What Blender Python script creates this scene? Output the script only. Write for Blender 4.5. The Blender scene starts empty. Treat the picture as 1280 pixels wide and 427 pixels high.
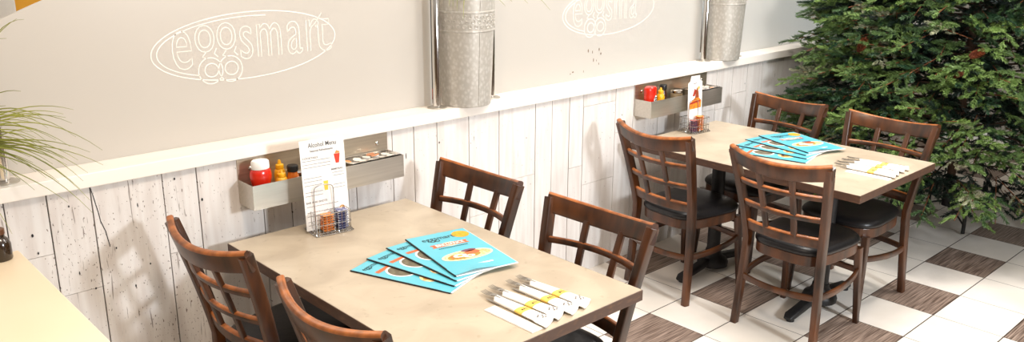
import bpy, math, random
import numpy as np
from mathutils import Vector, Matrix
random.seed(7); RNG = np.random.default_rng(7)
scene = bpy.context.scene
COL = scene.collection
PI = math.pi

# ------------------------------------------------------------------ helpers
class MB:
    """collects polygons with material slots, then links them as one mesh object"""
    def __init__(s): s.v = []; s.f = []; s.mi = []; s.m = 0
    def add(s, vs, fs, m=None):
        b = len(s.v); s.v += [tuple(p) for p in vs]
        for f in fs: s.f.append(tuple(b + i for i in f)); s.mi.append(s.m if m is None else m)
    def box(s, lo, hi, m=None):
        x0, y0, z0 = lo; x1, y1, z1 = hi
        s.add([(x0,y0,z0),(x1,y0,z0),(x1,y1,z0),(x0,y1,z0),(x0,y0,z1),(x1,y0,z1),(x1,y1,z1),(x0,y1,z1)],
              [(0,3,2,1),(4,5,6,7),(0,1,5,4),(1,2,6,5),(2,3,7,6),(3,0,4,7)], m)
    def sweep(s, path, sec, up=None, closed=False, m=None, sizes=None, caps=True):
        """sweep a 2-D section (list of (a,b)) along path; a = side axis, b = 'up' axis"""
        P = [Vector(p) for p in path]; n = len(P); k = len(sec); vs = []
        pu = None
        for i, p in enumerate(P):
            if closed: t = P[(i+1) % n] - P[i-1]
            else: t = P[min(i+1, n-1)] - P[max(i-1, 0)]
            t.normalize()
            if up is not None: u = Vector(up if not callable(up) else up(i))
            else:
                u = pu if pu is not None else (Vector((0,0,1)) if abs(t.z) < .9 else Vector((1,0,0)))
            u = u - t * u.dot(t); u.normalize(); pu = u
            a = t.cross(u)
            sx, sy = (1, 1) if sizes is None else (sizes[i] if isinstance(sizes[i], tuple) else (sizes[i], sizes[i]))
            for (q, r) in sec: vs.append(p + a*q*sx + u*r*sy)
        fs = []
        for i in range(n if closed else n-1):
            j = (i+1) % n
            for q in range(k): fs.append((i*k+q, i*k+(q+1) % k, j*k+(q+1) % k, j*k+q))
        if not closed and caps:
            fs.append(tuple(range(k))[::-1]); fs.append(tuple((n-1)*k+q for q in range(k)))
        s.add(vs, fs, m)
    def tube(s, path, r, n=8, m=None, closed=False, sizes=None, up=None):
        s.sweep(path, [(r*math.cos(2*PI*i/n), r*math.sin(2*PI*i/n)) for i in range(n)], up=up, closed=closed, m=m, sizes=sizes)
    def lathe(s, prof, n=32, c=(0,0,0), m=None, sx=1, sy=1, capb=True, capt=True, rot=0):
        vs = []; k = len(prof)
        for (r, z) in prof:
            for i in range(n):
                a = 2*PI*i/n + rot
                vs.append((c[0]+r*sx*math.cos(a), c[1]+r*sy*math.sin(a), c[2]+z))
        fs = [(i*n+j, i*n+(j+1) % n, (i+1)*n+(j+1) % n, (i+1)*n+j) for i in range(k-1) for j in range(n)]
        if capb: fs.append(tuple(range(n))[::-1])
        if capt: fs.append(tuple((k-1)*n+j for j in range(n)))
        s.add(vs, fs, m)
    def prism(s, poly, z0, z1, m=None):
        n = len(poly)
        s.add([(x, y, z0) for x, y in poly] + [(x, y, z1) for x, y in poly],
              [tuple(range(n))[::-1], tuple(range(n, 2*n))] + [(i, (i+1) % n, n+(i+1) % n, n+i) for i in range(n)], m)
    def ellipse(s, cx, cy, rx, ry, z, m=None, n=28, rot=0):
        c, d = math.cos(rot), math.sin(rot)
        s.add([(cx+rx*math.cos(2*PI*i/n)*c-ry*math.sin(2*PI*i/n)*d, cy+rx*math.cos(2*PI*i/n)*d+ry*math.sin(2*PI*i/n)*c, z) for i in range(n)], [tuple(range(n))], m)
    def merge(s, vs, fs, m=None, M=None):
        s.add([(M @ Vector(v)) if M else v for v in vs], fs, m)
    def xform(s, M): s.v = [tuple(M @ Vector(v)) for v in s.v]; return s
    def build(s, name, mats, parent=None, smooth=False, bevel=0, seg=2, angle=40):
        me = bpy.data.meshes.new(name); me.from_pydata(s.v, [], s.f)
        if not isinstance(mats, (list, tuple)): mats = [mats]
        for mt in mats: me.materials.append(mt)
        me.polygons.foreach_set('material_index', [min(i, len(mats)-1) for i in s.mi])
        me.update()
        o = bpy.data.objects.new(name, me); COL.objects.link(o)
        if parent: o.parent = parent
        if bevel:
            b = o.modifiers.new('bevel', 'BEVEL'); b.width = bevel; b.segments = seg; b.limit_method = 'ANGLE'; b.angle_limit = math.radians(35)
        if smooth:
            me.polygons.foreach_set('use_smooth', [True]*len(me.polygons))
            me.set_sharp_from_angle(angle=math.radians(angle))
        return o

def rect(w, h): return [(-w/2,-h/2),(w/2,-h/2),(w/2,h/2),(-w/2,h/2)]
def rrect(w, h, r, n=3):
    out = []
    for (cx, cy, a0) in ((w/2-r, h/2-r, 0), (-w/2+r, h/2-r, 90), (-w/2+r, -h/2+r, 180), (w/2-r, -h/2+r, 270)):
        for i in range(n+1):
            a = math.radians(a0+90*i/n); out.append((cx+r*math.cos(a), cy+r*math.sin(a)))
    return out
def smooth_path(pts, n=24):
    """Catmull-Rom through pts"""
    P = [Vector(p) for p in pts]; P = [2*P[0]-P[1]] + P + [2*P[-1]-P[-2]]; out = []
    segs = len(P)-3
    for k in range(n+1):
        t = k/n*segs; i = min(int(t), segs-1); t -= i
        a, b, c, d = P[i:i+4]
        out.append(0.5*((2*b)+(c-a)*t+(2*a-5*b+4*c-d)*t*t+(3*b-a-3*c+d)*t**3))
    return out
def tag(o, label=None, cat=None, group=None, kind=None):
    if label: o['label'] = label
    if cat: o['category'] = cat
    if group: o['group'] = group
    if kind: o['kind'] = kind
    return o
def empty(name, loc=(0,0,0), rz=0):
    o = bpy.data.objects.new(name, None); COL.objects.link(o); o.location = loc; o.rotation_euler = (0,0,rz); o.empty_display_size = .05
    return o
def copy_tree(o, parent=None):
    c = o.copy(); COL.objects.link(c); c.parent = parent
    for ch in list(o.children): copy_tree(ch, c)
    return c
def text_mesh(txt, size, sx=1.0, bold=0.0, align='CENTER', spacing=1.0):
    """characters as flat polygons in the XY plane"""
    cu = bpy.data.curves.new('t', 'FONT'); cu.body = txt; cu.size = size; cu.align_x = align; cu.align_y = 'CENTER'
    cu.offset = bold; cu.space_character = spacing; cu.resolution_u = 3
    ob = bpy.data.objects.new('t', cu); COL.objects.link(ob)
    dg = bpy.context.evaluated_depsgraph_get(); dg.update()
    me = bpy.data.meshes.new_from_object(ob.evaluated_get(dg))
    vs = [(v.co.x*sx, v.co.y, 0) for v in me.vertices]; fs = [tuple(p.vertices) for p in me.polygons]
    bpy.data.objects.remove(ob); bpy.data.curves.remove(cu); bpy.data.meshes.remove(me)
    return vs, fs

# ------------------------------------------------------------------ materials
def lin(r, g, b):
    f = lambda c: (c/255/12.92) if c/255 <= .04045 else ((c/255+.055)/1.055)**2.4
    return (f(r), f(g), f(b), 1)
def newmat(name):
    m = bpy.data.materials.new(name); m.use_nodes = True; nt = m.node_tree
    return m, nt, nt.nodes['Principled BSDF']
def mat(name, c, rough=.5, metal=0, c2=None, scale=(8,8,8), bump=0, coat=0, spec=None, detail=4, contrast=(.35,.65), trans=0, coords='Object', bscale=None, sheen=0):
    m, nt, b = newmat(name)
    b.inputs['Base Color'].default_value = c; b.inputs['Roughness'].default_value = rough; b.inputs['Metallic'].default_value = metal
    b.inputs['Coat Weight'].default_value = coat; b.inputs['Coat Roughness'].default_value = .15
    if spec is not None: b.inputs['Specular IOR Level'].default_value = spec
    if trans: b.inputs['Transmission Weight'].default_value = trans
    tc = nt.nodes.new('ShaderNodeTexCoord'); mp = nt.nodes.new('ShaderNodeMapping'); mp.inputs['Scale'].default_value = scale
    nz = nt.nodes.new('ShaderNodeTexNoise'); nz.inputs['Scale'].default_value = 1; nz.inputs['Detail'].default_value = detail
    nt.links.new(tc.outputs[coords], mp.inputs[0]); nt.links.new(mp.outputs[0], nz.inputs['Vector'])
    if c2 is None: c2 = tuple(min(1, x*.88) for x in c[:3])+(1,)
    r = nt.nodes.new('ShaderNodeValToRGB'); r.color_ramp.elements[0].color = c; r.color_ramp.elements[1].color = c2
    r.color_ramp.elements[0].position, r.color_ramp.elements[1].position = contrast
    nt.links.new(nz.outputs[0], r.inputs[0]); nt.links.new(r.outputs[0], b.inputs['Base Color'])
    if bump:
        bp = nt.nodes.new('ShaderNodeBump'); bp.inputs['Strength'].default_value = bump; bp.inputs['Distance'].default_value = .004
        nt.links.new(nz.outputs[0], bp.inputs['Height']); nt.links.new(bp.outputs[0], b.inputs['Normal'])
    return m

WOOD = mat('walnut_stained_wood', lin(94,53,25), .32, c2=lin(34,20,12), scale=(16,16,4), coat=.12, detail=6, contrast=(.3,.7), bump=.05)
WOODLIT = mat('lit_wood_edge', lin(178,104,48), .38, c2=lin(112,62,28), scale=(20,20,8), coat=.1)
VINYL = mat('black_vinyl', lin(18,17,19), .36, c2=lin(25,24,26), scale=(60,60,60), bump=.15, spec=.4)
IRON = mat('black_cast_iron', lin(22,22,24), .5, c2=lin(40,38,36), scale=(30,30,30), bump=.2, contrast=(.5,.8))
STEEL = mat('brushed_steel', lin(206,200,190), .32, .85, c2=lin(196,190,180), scale=(3,90,90))
STEELP = mat('brushed_steel_shelf', lin(206,192,170), .36, .85, c2=lin(190,176,156), scale=(2,90,90))
CHROME = mat('polished_chrome', lin(225,222,218), .12, 1)
WIRE = mat('chrome_wire', lin(200,198,196), .2, 1)
EDGE = mat('dark_table_edge', lin(78,54,42), .45, c2=lin(105,74,52), scale=(30,30,80), contrast=(.5,.8))
CREAM = mat('cream_counter_laminate', lin(240,222,192), .35, c2=lin(236,216,184), scale=(2,2,2))
PAINT = mat('white_ledge_paint', lin(246,240,232), .35, c2=lin(240,230,218), scale=(1.5,6,6), contrast=(.3,.8))
WHITE = mat('white_wall_paint', lin(236,230,220), .8)
CYAN = mat('cyan_card_cover', lin(98,192,210), .35, c2=lin(92,188,207), scale=(10,10,10), coat=.2)
PAPER = mat('white_paper', lin(245,243,240), .7)
BLACKP = mat('black_print', lin(24,24,28), .6)
GREYP = mat('grey_print', lin(120,112,108), .6)
ORANGE = mat('orange_print', lin(246,176,48), .5, c2=lin(240,150,40), scale=(60,60,60))
RIBBON = mat('coral_ribbon_print', lin(238,110,66), .5)
COFFEE = mat('coffee_print', lin(120,112,92), .5, c2=lin(96,88,70), scale=(50,50,50))
FOOD1 = mat('food_print_tan', lin(226,176,120), .5, c2=lin(250,230,170), scale=(90,90,90), contrast=(.45,.55))
FOOD2 = mat('food_print_mixed', lin(190,110,50), .5, c2=lin(150,160,60), scale=(140,140,140), contrast=(.45,.55))
REDM = mat('ketchup_red_plastic', lin(196,30,14), .25, c2=lin(214,44,20), scale=(20,20,20), coat=.4)
YELM = mat('mustard_yellow_plastic', lin(240,180,24), .3, c2=lin(232,165,16), scale=(20,20,20), coat=.4)
SAUCE = mat('orange_hot_sauce', lin(214,120,40), .25, c2=lin(196,90,24), scale=(40,40,40), coat=.5)
WCAP = mat('white_plastic_cap', lin(244,240,234), .4)
BCAP = mat('black_plastic_cap', lin(24,24,26), .35)
GRASSM = mat('dry_green_blade', lin(158,160,70), .5, c2=lin(120,126,48), scale=(6,6,6))
GREENP = mat('green_print', lin(60,130,70), .5)
YBAND = mat('yellow_paper_band', lin(250,212,104), .6)

def galv():
    m, nt, b = newmat('galvanised_metal'); b.inputs['Metallic'].default_value = .35; b.inputs['Roughness'].default_value = .42
    tc = nt.nodes.new('ShaderNodeTexCoord'); mp = nt.nodes.new('ShaderNodeMapping'); mp.inputs['Scale'].default_value = (48,48,36)
    v = nt.nodes.new('ShaderNodeTexVoronoi'); v.inputs['Scale'].default_value = 1.3
    n = nt.nodes.new('ShaderNodeTexNoise'); n.inputs['Scale'].default_value = 1.8; n.inputs['Detail'].default_value = 6
    mx = nt.nodes.new('ShaderNodeMath'); mx.operation = 'ADD'
    r = nt.nodes.new('ShaderNodeValToRGB')
    r.color_ramp.elements[0].position = .5; r.color_ramp.elements[0].color = lin(204,200,193)
    r.color_ramp.elements[1].position = 1.0; r.color_ramp.elements[1].color = lin(184,179,170)
    nt.links.new(tc.outputs['Object'], mp.inputs[0]); nt.links.new(mp.outputs[0], v.inputs['Vector']); nt.links.new(mp.outputs[0], n.inputs['Vector'])
    nt.links.new(v.outputs['Distance'], mx.inputs[0]); nt.links.new(n.outputs[0], mx.inputs[1])
    ml = nt.nodes.new('ShaderNodeMath'); ml.operation = 'MULTIPLY'; ml.inputs[1].default_value = .9
    nt.links.new(mx.outputs[0], ml.inputs[0]); nt.links.new(ml.outputs[0], r.inputs[0]); nt.links.new(r.outputs[0], b.inputs['Base Color'])
    bp = nt.nodes.new('ShaderNodeBump'); bp.inputs['Strength'].default_value = .15; bp.inputs['Distance'].default_value = .003
    nt.links.new(n.outputs[0], bp.inputs['Height']); nt.links.new(bp.outputs[0], b.inputs['Normal'])
    return m
GALV = galv()

def table_laminate():
    m, nt, b = newmat('beige_concrete_laminate'); b.inputs['Roughness'].default_value = .38
    tc = nt.nodes.new('ShaderNodeTexCoord')
    n1 = nt.nodes.new('ShaderNodeTexNoise'); n1.inputs['Scale'].default_value = 5; n1.inputs['Detail'].default_value = 6; n1.inputs['Distortion'].default_value = .8
    n2 = nt.nodes.new('ShaderNodeTexNoise'); n2.inputs['Scale'].default_value = 40; n2.inputs['Detail'].default_value = 3
    r = nt.nodes.new('ShaderNodeValToRGB')
    r.color_ramp.elements[0].position = .32; r.color_ramp.elements[0].color = lin(176,161,140)
    r.color_ramp.elements[1].position = .66; r.color_ramp.elements[1].color = lin(196,182,160)
    r2 = nt.nodes.new('ShaderNodeValToRGB'); r2.color_ramp.elements[0].position = .25; r2.color_ramp.elements[0].color = (.75,.72,.68,1)
    r2.color_ramp.elements[1].position = .36; r2.color_ramp.elements[1].color = (1,1,1,1)
    mx = nt.nodes.new('ShaderNodeMix'); mx.data_type = 'RGBA'; mx.blend_type = 'MULTIPLY'; mx.inputs[0].default_value = .6
    nt.links.new(tc.outputs['Object'], n1.inputs['Vector']); nt.links.new(tc.outputs['Object'], n2.inputs['Vector'])
    nt.links.new(n1.outputs[0], r.inputs[0]); nt.links.new(n2.outputs[0], r2.inputs[0])
    nt.links.new(r.outputs[0], mx.inputs[6]); nt.links.new(r2.outputs[0], mx.inputs[7]); nt.links.new(mx.outputs[2], b.inputs['Base Color'])
    return m
LAM = table_laminate()

def math_node(nt, op, a, b=None):
    n = nt.nodes.new('ShaderNodeMath'); n.operation = op
    for i, x in enumerate((a, b)):
        if x is None: continue
        if isinstance(x, (int, float)): n.inputs[i].default_value = x
        else: nt.links.new(x, n.inputs[i])
    return n.outputs[0]

# floor tile grid
GX, GY, GA, GB = 4.417, -0.6003, .3518, .3295
def tiles():
    m, nt, b = newmat('white_and_brown_floor_tiles')
    tc = nt.nodes.new('ShaderNodeTexCoord'); sp = nt.nodes.new('ShaderNodeSeparateXYZ'); nt.links.new(tc.outputs['Object'], sp.inputs[0])
    M = lambda op, a, c=None: math_node(nt, op, a, c)
    u = M('DIVIDE', M('SUBTRACT', sp.outputs[0], GX), GA); v = M('DIVIDE', M('SUBTRACT', GY, sp.outputs[1]), GB)
    fu = M('FLOOR', u); fv = M('FLOOR', v)
    eu = M('FLOORED_MODULO', fu, 2.0); ev = M('FLOORED_MODULO', fv, 2.0)
    dark = M('MULTIPLY', M('LESS_THAN', eu, .5), M('LESS_THAN', ev, .5))
    def edge(t, w):
        f = M('SUBTRACT', t, M('FLOOR', t)); d = M('MINIMUM', f, M('SUBTRACT', 1.0, f)); return M('LESS_THAN', d, w)
    g = M('MAXIMUM', edge(v, .0085), edge(u, .005))
    # streaked dark tile
    mp = nt.nodes.new('ShaderNodeMapping'); mp.inputs['Scale'].default_value = (5, 150, 1); nt.links.new(tc.outputs['Object'], mp.inputs[0])
    nz = nt.nodes.new('ShaderNodeTexNoise'); nz.inputs['Scale'].default_value = 1; nz.inputs['Detail'].default_value = 5; nt.links.new(mp.outputs[0], nz.inputs['Vector'])
    rd = nt.nodes.new('ShaderNodeValToRGB'); rd.color_ramp.elements[0].position = .36; rd.color_ramp.elements[0].color = lin(84,66,56)
    rd.color_ramp.elements[1].position = .68; rd.color_ramp.elements[1].color = lin(172,152,138)
    nt.links.new(nz.outputs[0], rd.inputs[0])
    n2 = nt.nodes.new('ShaderNodeTexNoise'); n2.inputs['Scale'].default_value = 2.2; n2.inputs['Detail'].default_value = 5
    rw = nt.nodes.new('ShaderNodeValToRGB'); rw.color_ramp.elements[0].position = .3; rw.color_ramp.elements[0].color = lin(226,218,206)
    rw.color_ramp.elements[1].position = .6; rw.color_ramp.elements[1].color = lin(240,233,224); nt.links.new(tc.outputs['Object'], n2.inputs['Vector']); nt.links.new(n2.outputs[0], rw.inputs[0])
    a = nt.nodes.new('ShaderNodeMix'); a.data_type = 'RGBA'; nt.links.new(dark, a.inputs[0]); nt.links.new(rw.outputs[0], a.inputs[6]); nt.links.new(rd.outputs[0], a.inputs[7])
    c = nt.nodes.new('ShaderNodeMix'); c.data_type = 'RGBA'; nt.links.new(g, c.inputs[0]); nt.links.new(a.outputs[2], c.inputs[6]); c.inputs[7].default_value = lin(58,46,40)
    nt.links.new(c.outputs[2], b.inputs['Base Color'])
    rr = M('ADD', M('MULTIPLY', dark, .12), .3); nt.links.new(rr, b.inputs['Roughness'])
    return m

def planks_mat():
    m, nt, b = newmat('distressed_white_boards'); b.inputs['Roughness'].default_value = .6
    tc = nt.nodes.new('ShaderNodeTexCoord'); at = nt.nodes.new('ShaderNodeAttribute'); at.attribute_name = 'wear'
    ad = nt.nodes.new('ShaderNodeVectorMath'); ad.operation = 'ADD'
    cx = nt.nodes.new('ShaderNodeCombineXYZ'); nt.links.new(math_node(nt, 'MULTIPLY', at.outputs['Fac'], 37.0), cx.inputs[0])
    nt.links.new(tc.outputs['Object'], ad.inputs[0]); nt.links.new(cx.outputs[0], ad.inputs[1])
    def noise(sc, det, dist=0):
        mp = nt.nodes.new('ShaderNodeMapping'); mp.inputs['Scale'].default_value = sc; nt.links.new(ad.outputs[0], mp.inputs[0])
        n = nt.nodes.new('ShaderNodeTexNoise'); n.inputs['Scale'].default_value = 1; n.inputs['Detail'].default_value = det; n.inputs['Distortion'].default_value = dist
        nt.links.new(mp.outputs[0], n.inputs['Vector']); return n.outputs[0]
    spk = noise((150, 1, 70), 3, .3); crk = noise((110, 1, 7), 4, .5); big = noise((6, 1, 3), 2)
    def thr(x, lo, hi):
        r = nt.nodes.new('ShaderNodeMapRange'); r.inputs[1].default_value = lo; r.inputs[2].default_value = hi; nt.links.new(x, r.inputs[0]); return r.outputs[0]
    w = math_node(nt, 'MULTIPLY', at.outputs['Fac'], .085)
    bigw = math_node(nt, 'MULTIPLY', big, .16)
    s1 = thr(math_node(nt, 'ADD', math_node(nt, 'ADD', spk, w), bigw), .80, .83)
    s2 = thr(math_node(nt, 'ADD', math_node(nt, 'ADD', crk, w), bigw), .795, .85)
    s = math_node(nt, 'MAXIMUM', s1, math_node(nt, 'MULTIPLY', s2, .8))
    base = nt.nodes.new('ShaderNodeValToRGB'); base.color_ramp.elements[0].position = .3; base.color_ramp.elements[0].color = lin(214,206,200)
    base.color_ramp.elements[1].position = .65; base.color_ramp.elements[1].color = lin(230,226,222)
    nt.links.new(noise((30, 1, 2.5), 5, .4), base.inputs[0])
    c = nt.nodes.new('ShaderNodeMix'); c.data_type = 'RGBA'; nt.links.new(s, c.inputs[0]); nt.links.new(base.outputs[0], c.inputs[6]); c.inputs[7].default_value = lin(122,108,100)
    nt.links.new(c.outputs[2], b.inputs['Base Color'])
    bp = nt.nodes.new('ShaderNodeBump'); bp.inputs['Strength'].default_value = .3; bp.inputs['Distance'].default_value = .002; bp.invert = True
    nt.links.new(s, bp.inputs['Height']); nt.links.new(bp.outputs[0], b.inputs['Normal'])
    return m

def frosted():
    m, nt, b = newmat('frosted_glass'); out = nt.nodes['Material Output']
    b.inputs['Base Color'].default_value = lin(214,208,200); b.inputs['Roughness'].default_value = .28; b.inputs['Specular IOR Level'].default_value = .5
    tr = nt.nodes.new('ShaderNodeBsdfTranslucent'); tr.inputs[0].default_value = lin(236,234,230)
    mx = nt.nodes.new('ShaderNodeMixShader'); mx.inputs[0].default_value = .5
    nt.links.new(b.outputs[0], mx.inputs[1]); nt.links.new(tr.outputs[0], mx.inputs[2]); nt.links.new(mx.outputs[0], out.inputs[0])
    return m

# ------------------------------------------------------------------ setting
WY = 0.0      # front face of the boarded half wall
LZ0, LZ1 = 1.032, 1.082
fl = MB(); fl.add([(-5,-7,0),(9,-7,0),(9,6,0),(-5,6,0)], [(0,1,2,3)])
tag(fl.build('floor', tiles()), kind='structure')

# boarded wall: boards as boxes in one mesh
SEAMS = [-3.0,-2.8,-2.57,-2.3,-2.1,-1.86,-1.65,-1.4,-1.22,-.98,-.75,-.56,-.35,-.14,.005,.132,.27,.516,.643,.9,1.023,1.334,1.528,1.646,1.778,1.97,2.164,2.414,2.536,2.667,2.776,3.042,3.2,3.43,3.6,3.82,4.02,4.2,4.373,4.554,4.832,5.06,5.191,5.4,5.65,5.85,6.1,6.35,6.5,6.8,7.0,7.3,7.6]
wb = MB(); wear = []; jr = random.Random(3)
for x0, x1 in zip(SEAMS[:-1], SEAMS[1:]):
    joints = [0.0]
    if jr.random() < .6: joints.append(jr.uniform(.25,.9))
    if abs(x0-.132) < .01: joints = [0.0, .66]
    if abs(x0-.005) < .01: joints = [0.0, .82]
    if abs(x0-2.776) < .01: joints = [0.0, .52, .96]
    joints.append(LZ0)
    for z0, z1 in zip(joints[:-1], joints[1:]):
        off = jr.uniform(0,.0015)
        k = len(wb.v); wb.box((x0+.0022, off, z0+.0010), (x1-.0022, .018, z1-.0010), 0)
        wv = jr.uniform(.55,1.0) if x1 < 1.3 else (jr.uniform(.05,.5) if x1 < 4.3 else jr.uniform(.0,.35))
        wear += [wv]*8
n0 = len(wb.v)
wb.box((-3.0,.0185,0), (7.6,.235,LZ0-.001), 1); wb.box((-3.0,.012,0), (7.6,.0184,LZ0-.002), 2)
# knots and gouges in the boards
for (x, z, rx, rz) in [(.074,.90,.005,.009),(.083,.835,.004,.007),(.196,.975,.004,.006),(.33,.79,.004,.006),(.245,.66,.004,.006),(.655,.9,.006,.009),(.56,1.0,.005,.007),(.44,.70,.004,.006),(.38,.63,.004,.009),(1.05,.85,.004,.007),(2.35,.86,.004,.004),(1.79,.93,.005,.007),(4.35,.9,.004,.006),(3.1,.87,.004,.007),(.42,.93,.003,.012),(.2,.73,.003,.01),(5.13,.95,.007,.006),(1.6,.9,.003,.02)]:
    n = 10; wb.add([(x+.65*rx*math.cos(2*PI*i/n)*(1+.2*math.sin(3*i)), -.0004, z+.7*rz*math.sin(2*PI*i/n)) for i in range(n)], [tuple(range(n))], 3)
# open crack beside the third seam
ck = [(.27,1.03),(.276,1.0),(.282,.96),(.287,.93),(.29,.90),(.302,.86),(.31,.80)]
for (a, b_) in zip(ck[:-1], ck[1:]):
    wb.add([(a[0]-.0016,-.0005,a[1]),(a[0]+.0016,-.0005,a[1]),(b_[0]+.0014,-.0005,b_[1]),(b_[0]-.0014,-.0005,b_[1])], [(0,1,2,3)], 3)
DARKW = mat('dark_board_gap', lin(36,30,28), .9)
ow = wb.build('wall_back', [planks_mat(), WHITE, DARKW, BLACKP]); tag(ow, kind='structure')
at = ow.data.attributes.new('wear', 'FLOAT', 'POINT'); at.data.foreach_set('value', wear + [0.0]*(len(wb.v)-n0))

lg = MB(); lg.box((-3.02,-.02,LZ0), (7.6,.30,LZ1))
tag(lg.build('trim_1', PAINT, bevel=.003), kind='structure')

# far room behind the screens
r = MB(); r.box((-5,5.5,0), (9,5.6,3.0)); tag(r.build('wall_rear', mat('rear_wall_paint', lin(214,198,172), .8)), kind='structure')
r = MB(); r.box((8.2,-7,0), (8.3,6,3.0)); tag(r.build('wall_right', mat('right_wall_paint', lin(150,140,126), .8)), kind='structure')

r = MB(); r.box((-5,-7,0), (9,-6.9,3.0)); tag(r.build('wall_front', mat('front_wall_paint', lin(120,96,74), .7)), kind='structure')
r = MB(); r.box((-5.1,-7,0), (-5,6,3.0)); tag(r.build('wall_left', mat('left_wall_paint', lin(130,108,86), .7)), kind='structure')

# frosted screens: three panes with a curved top edge, each etched
FR = frosted(); ETCH = mat('etched_line', lin(255,250,240), .6)
def etched_logo(cx, cz, worn=False):
    e = MB(); y = -.0012
    def stroke(pts, w=.0022, closed=True):
        # a flat raised ridge, drawn in XZ then lying on the pane front
        n = len(pts); vs = []; fs = []
        for i in range(n):
            a = pts[i-1] if (closed or i) else pts[i]; b = pts[(i+1) % n] if (closed or i < n-1) else pts[i]
            tx, tz = b[0]-a[0], b[1]-a[1]; l = math.hypot(tx, tz) or 1; nx, nz = -tz/l*w/2, tx/l*w/2
            vs += [(cx+pts[i][0]+nx, y, cz+pts[i][1]+nz), (cx+pts[i][0]-nx, y, cz+pts[i][1]-nz)]
        for i in range(n if closed else n-1):
            j = (i+1) % n; fs.append((2*i, 2*i+1, 2*j+1, 2*j))
        e.add(vs, fs)
    def ell(rx, rz, ox=0, oz=0, a0=0, a1=360, n=64, tilt=0, w=.0034):
        c, s_ = math.cos(tilt), math.sin(tilt); full = a1-a0 >= 360
        pts = [(rx*math.cos(math.radians(a0+(a1-a0)*i/n)), rz*math.sin(math.radians(a0+(a1-a0)*i/n))) for i in range(n if full else n+1)]
        stroke([(ox+p*c-q*s_, oz+p*s_+q*c) for p, q in pts], w, full)
    t = .03
    ell(.385,.128, tilt=t, w=.0036)
    ell(.352,.112, ox=-.012, a0=75, a1=235, tilt=t)
    # outlined chunky letters: outline of each letter polygon
    def outline(txt, size, ox, oz, sx, bold, rotz=t):
        cu = bpy.data.curves.new('t', 'FONT'); cu.body = txt; cu.size = size; cu.offset = bold; cu.resolution_u = 4; cu.fill_mode = 'NONE'
        ob = bpy.data.objects.new('t', cu); COL.objects.link(ob); dg = bpy.context.evaluated_depsgraph_get(); dg.update()
        me = bpy.data.meshes.new_from_object(ob.evaluated_get(dg))
        vs = [(v.co.x*sx, v.co.y) for v in me.vertices]; adj = {}
        for ed in me.edges:
            a, b = ed.vertices; adj.setdefault(a, []).append(b); adj.setdefault(b, []).append(a)
        seen = set()
        for st in adj:
            if st in seen: continue
            loop = [st]; seen.add(st); cur = st
            while True:
                nx = [q for q in adj[cur] if q not in seen]
                if not nx: break
                cur = nx[0]; seen.add(cur); loop.append(cur)
            if len(loop) > 4:
                c, s_ = math.cos(rotz), math.sin(rotz)
                stroke([(ox+vs[i][0]*c-vs[i][1]*s_, oz+vs[i][0]*s_+vs[i][1]*c) for i in loop], .0030)
        bpy.data.objects.remove(ob); bpy.data.curves.remove(cu); bpy.data.meshes.remove(me)
    letters = [('e',-.312,-.066,.305,.58),('o',-.222,-.010,.215,.72),('o',-.136,-.006,.215,.72),('s',-.046,-.050,.270,.62),('m',.024,-.050,.280,.56),('a',.160,-.050,.280,.60),('r',.240,-.048,.280,.62),('t',.288,-.050,.285,.80)]
    for ch, ox, oz, sz, sx in letters:
        if worn and ch in 'rt': continue
        outline(ch, sz, ox, oz, sx, .016, 0)
    # the two egg loops hanging from the g letters, and their necks
    for ox in (-.166, -.086):
        ell(.048,.050, ox=ox, oz=-.084, n=30); ell(.027,.026, ox=ox+.004, oz=-.082, n=22)
        stroke([(ox-.012,-.012),(ox-.028,-.030),(ox-.010,-.036)], .0035, False); stroke([(ox+.030,.0),(ox+.020,-.020),(ox+.034,-.034)], .0035, False)
    return e
def pane(x0, x1, label, logo=None, worn=False, plant=False):
    g = MB(); N = 40; y0, y1 = .118, .130
    xs = [x0+(x1-x0)*i/N for i in range(N+1)]
    top = [1.568+.24*math.sin(PI*min(1,max(0,(x-x0)/(x1-x0)))) for x in xs]
    for y in (y0, y1): pass
    vs = [(x, y0, LZ1+.001) for x in xs]+[(x, y0, t) for x, t in zip(xs, top)]+[(x, y1, LZ1+.001) for x in xs]+[(x, y1, t) for x, t in zip(xs, top)]
    n = N+1; fs = []
    for i in range(N):
        fs += [(i,i+1,n+i+1,n+i),(2*n+i,3*n+i,3*n+i+1,2*n+i+1),(n+i,n+i+1,3*n+i+1,3*n+i),(i,2*n+i,2*n+i+1,i+1)]
    fs += [(0,n,3*n,2*n),(N,2*n+N,3*n+N,n+N)]
    g.add(vs, fs)
    t = empty('glass_screen', ((x0+x1)/2, .124, LZ1)); M = Matrix.Translation((-(x0+x1)/2, -.124, -LZ1))
    g.xform(M).build('pane', FR, t)
    if logo is not None:
        e = etched_logo(logo, 1.443, worn); e.v = [(x, y+y0, z) for x, y, z in e.v]; e.xform(M).build('etched_logo', ETCH, t)
    tag(t, label, 'glass partition')
    return t, M
pane(.03, 1.845, 'large frosted glass screen with complete oval etched logo above the near table', logo=.952)
t2, M2 = pane(2.185, 3.985, 'frosted glass screen with worn oval etching above the far table', logo=3.105, worn=True)
REFLECTED = mat('brown_reflection', lin(140,116,96), .7)  # brown leaf reflections in the pane, painted on as flat marks
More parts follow.
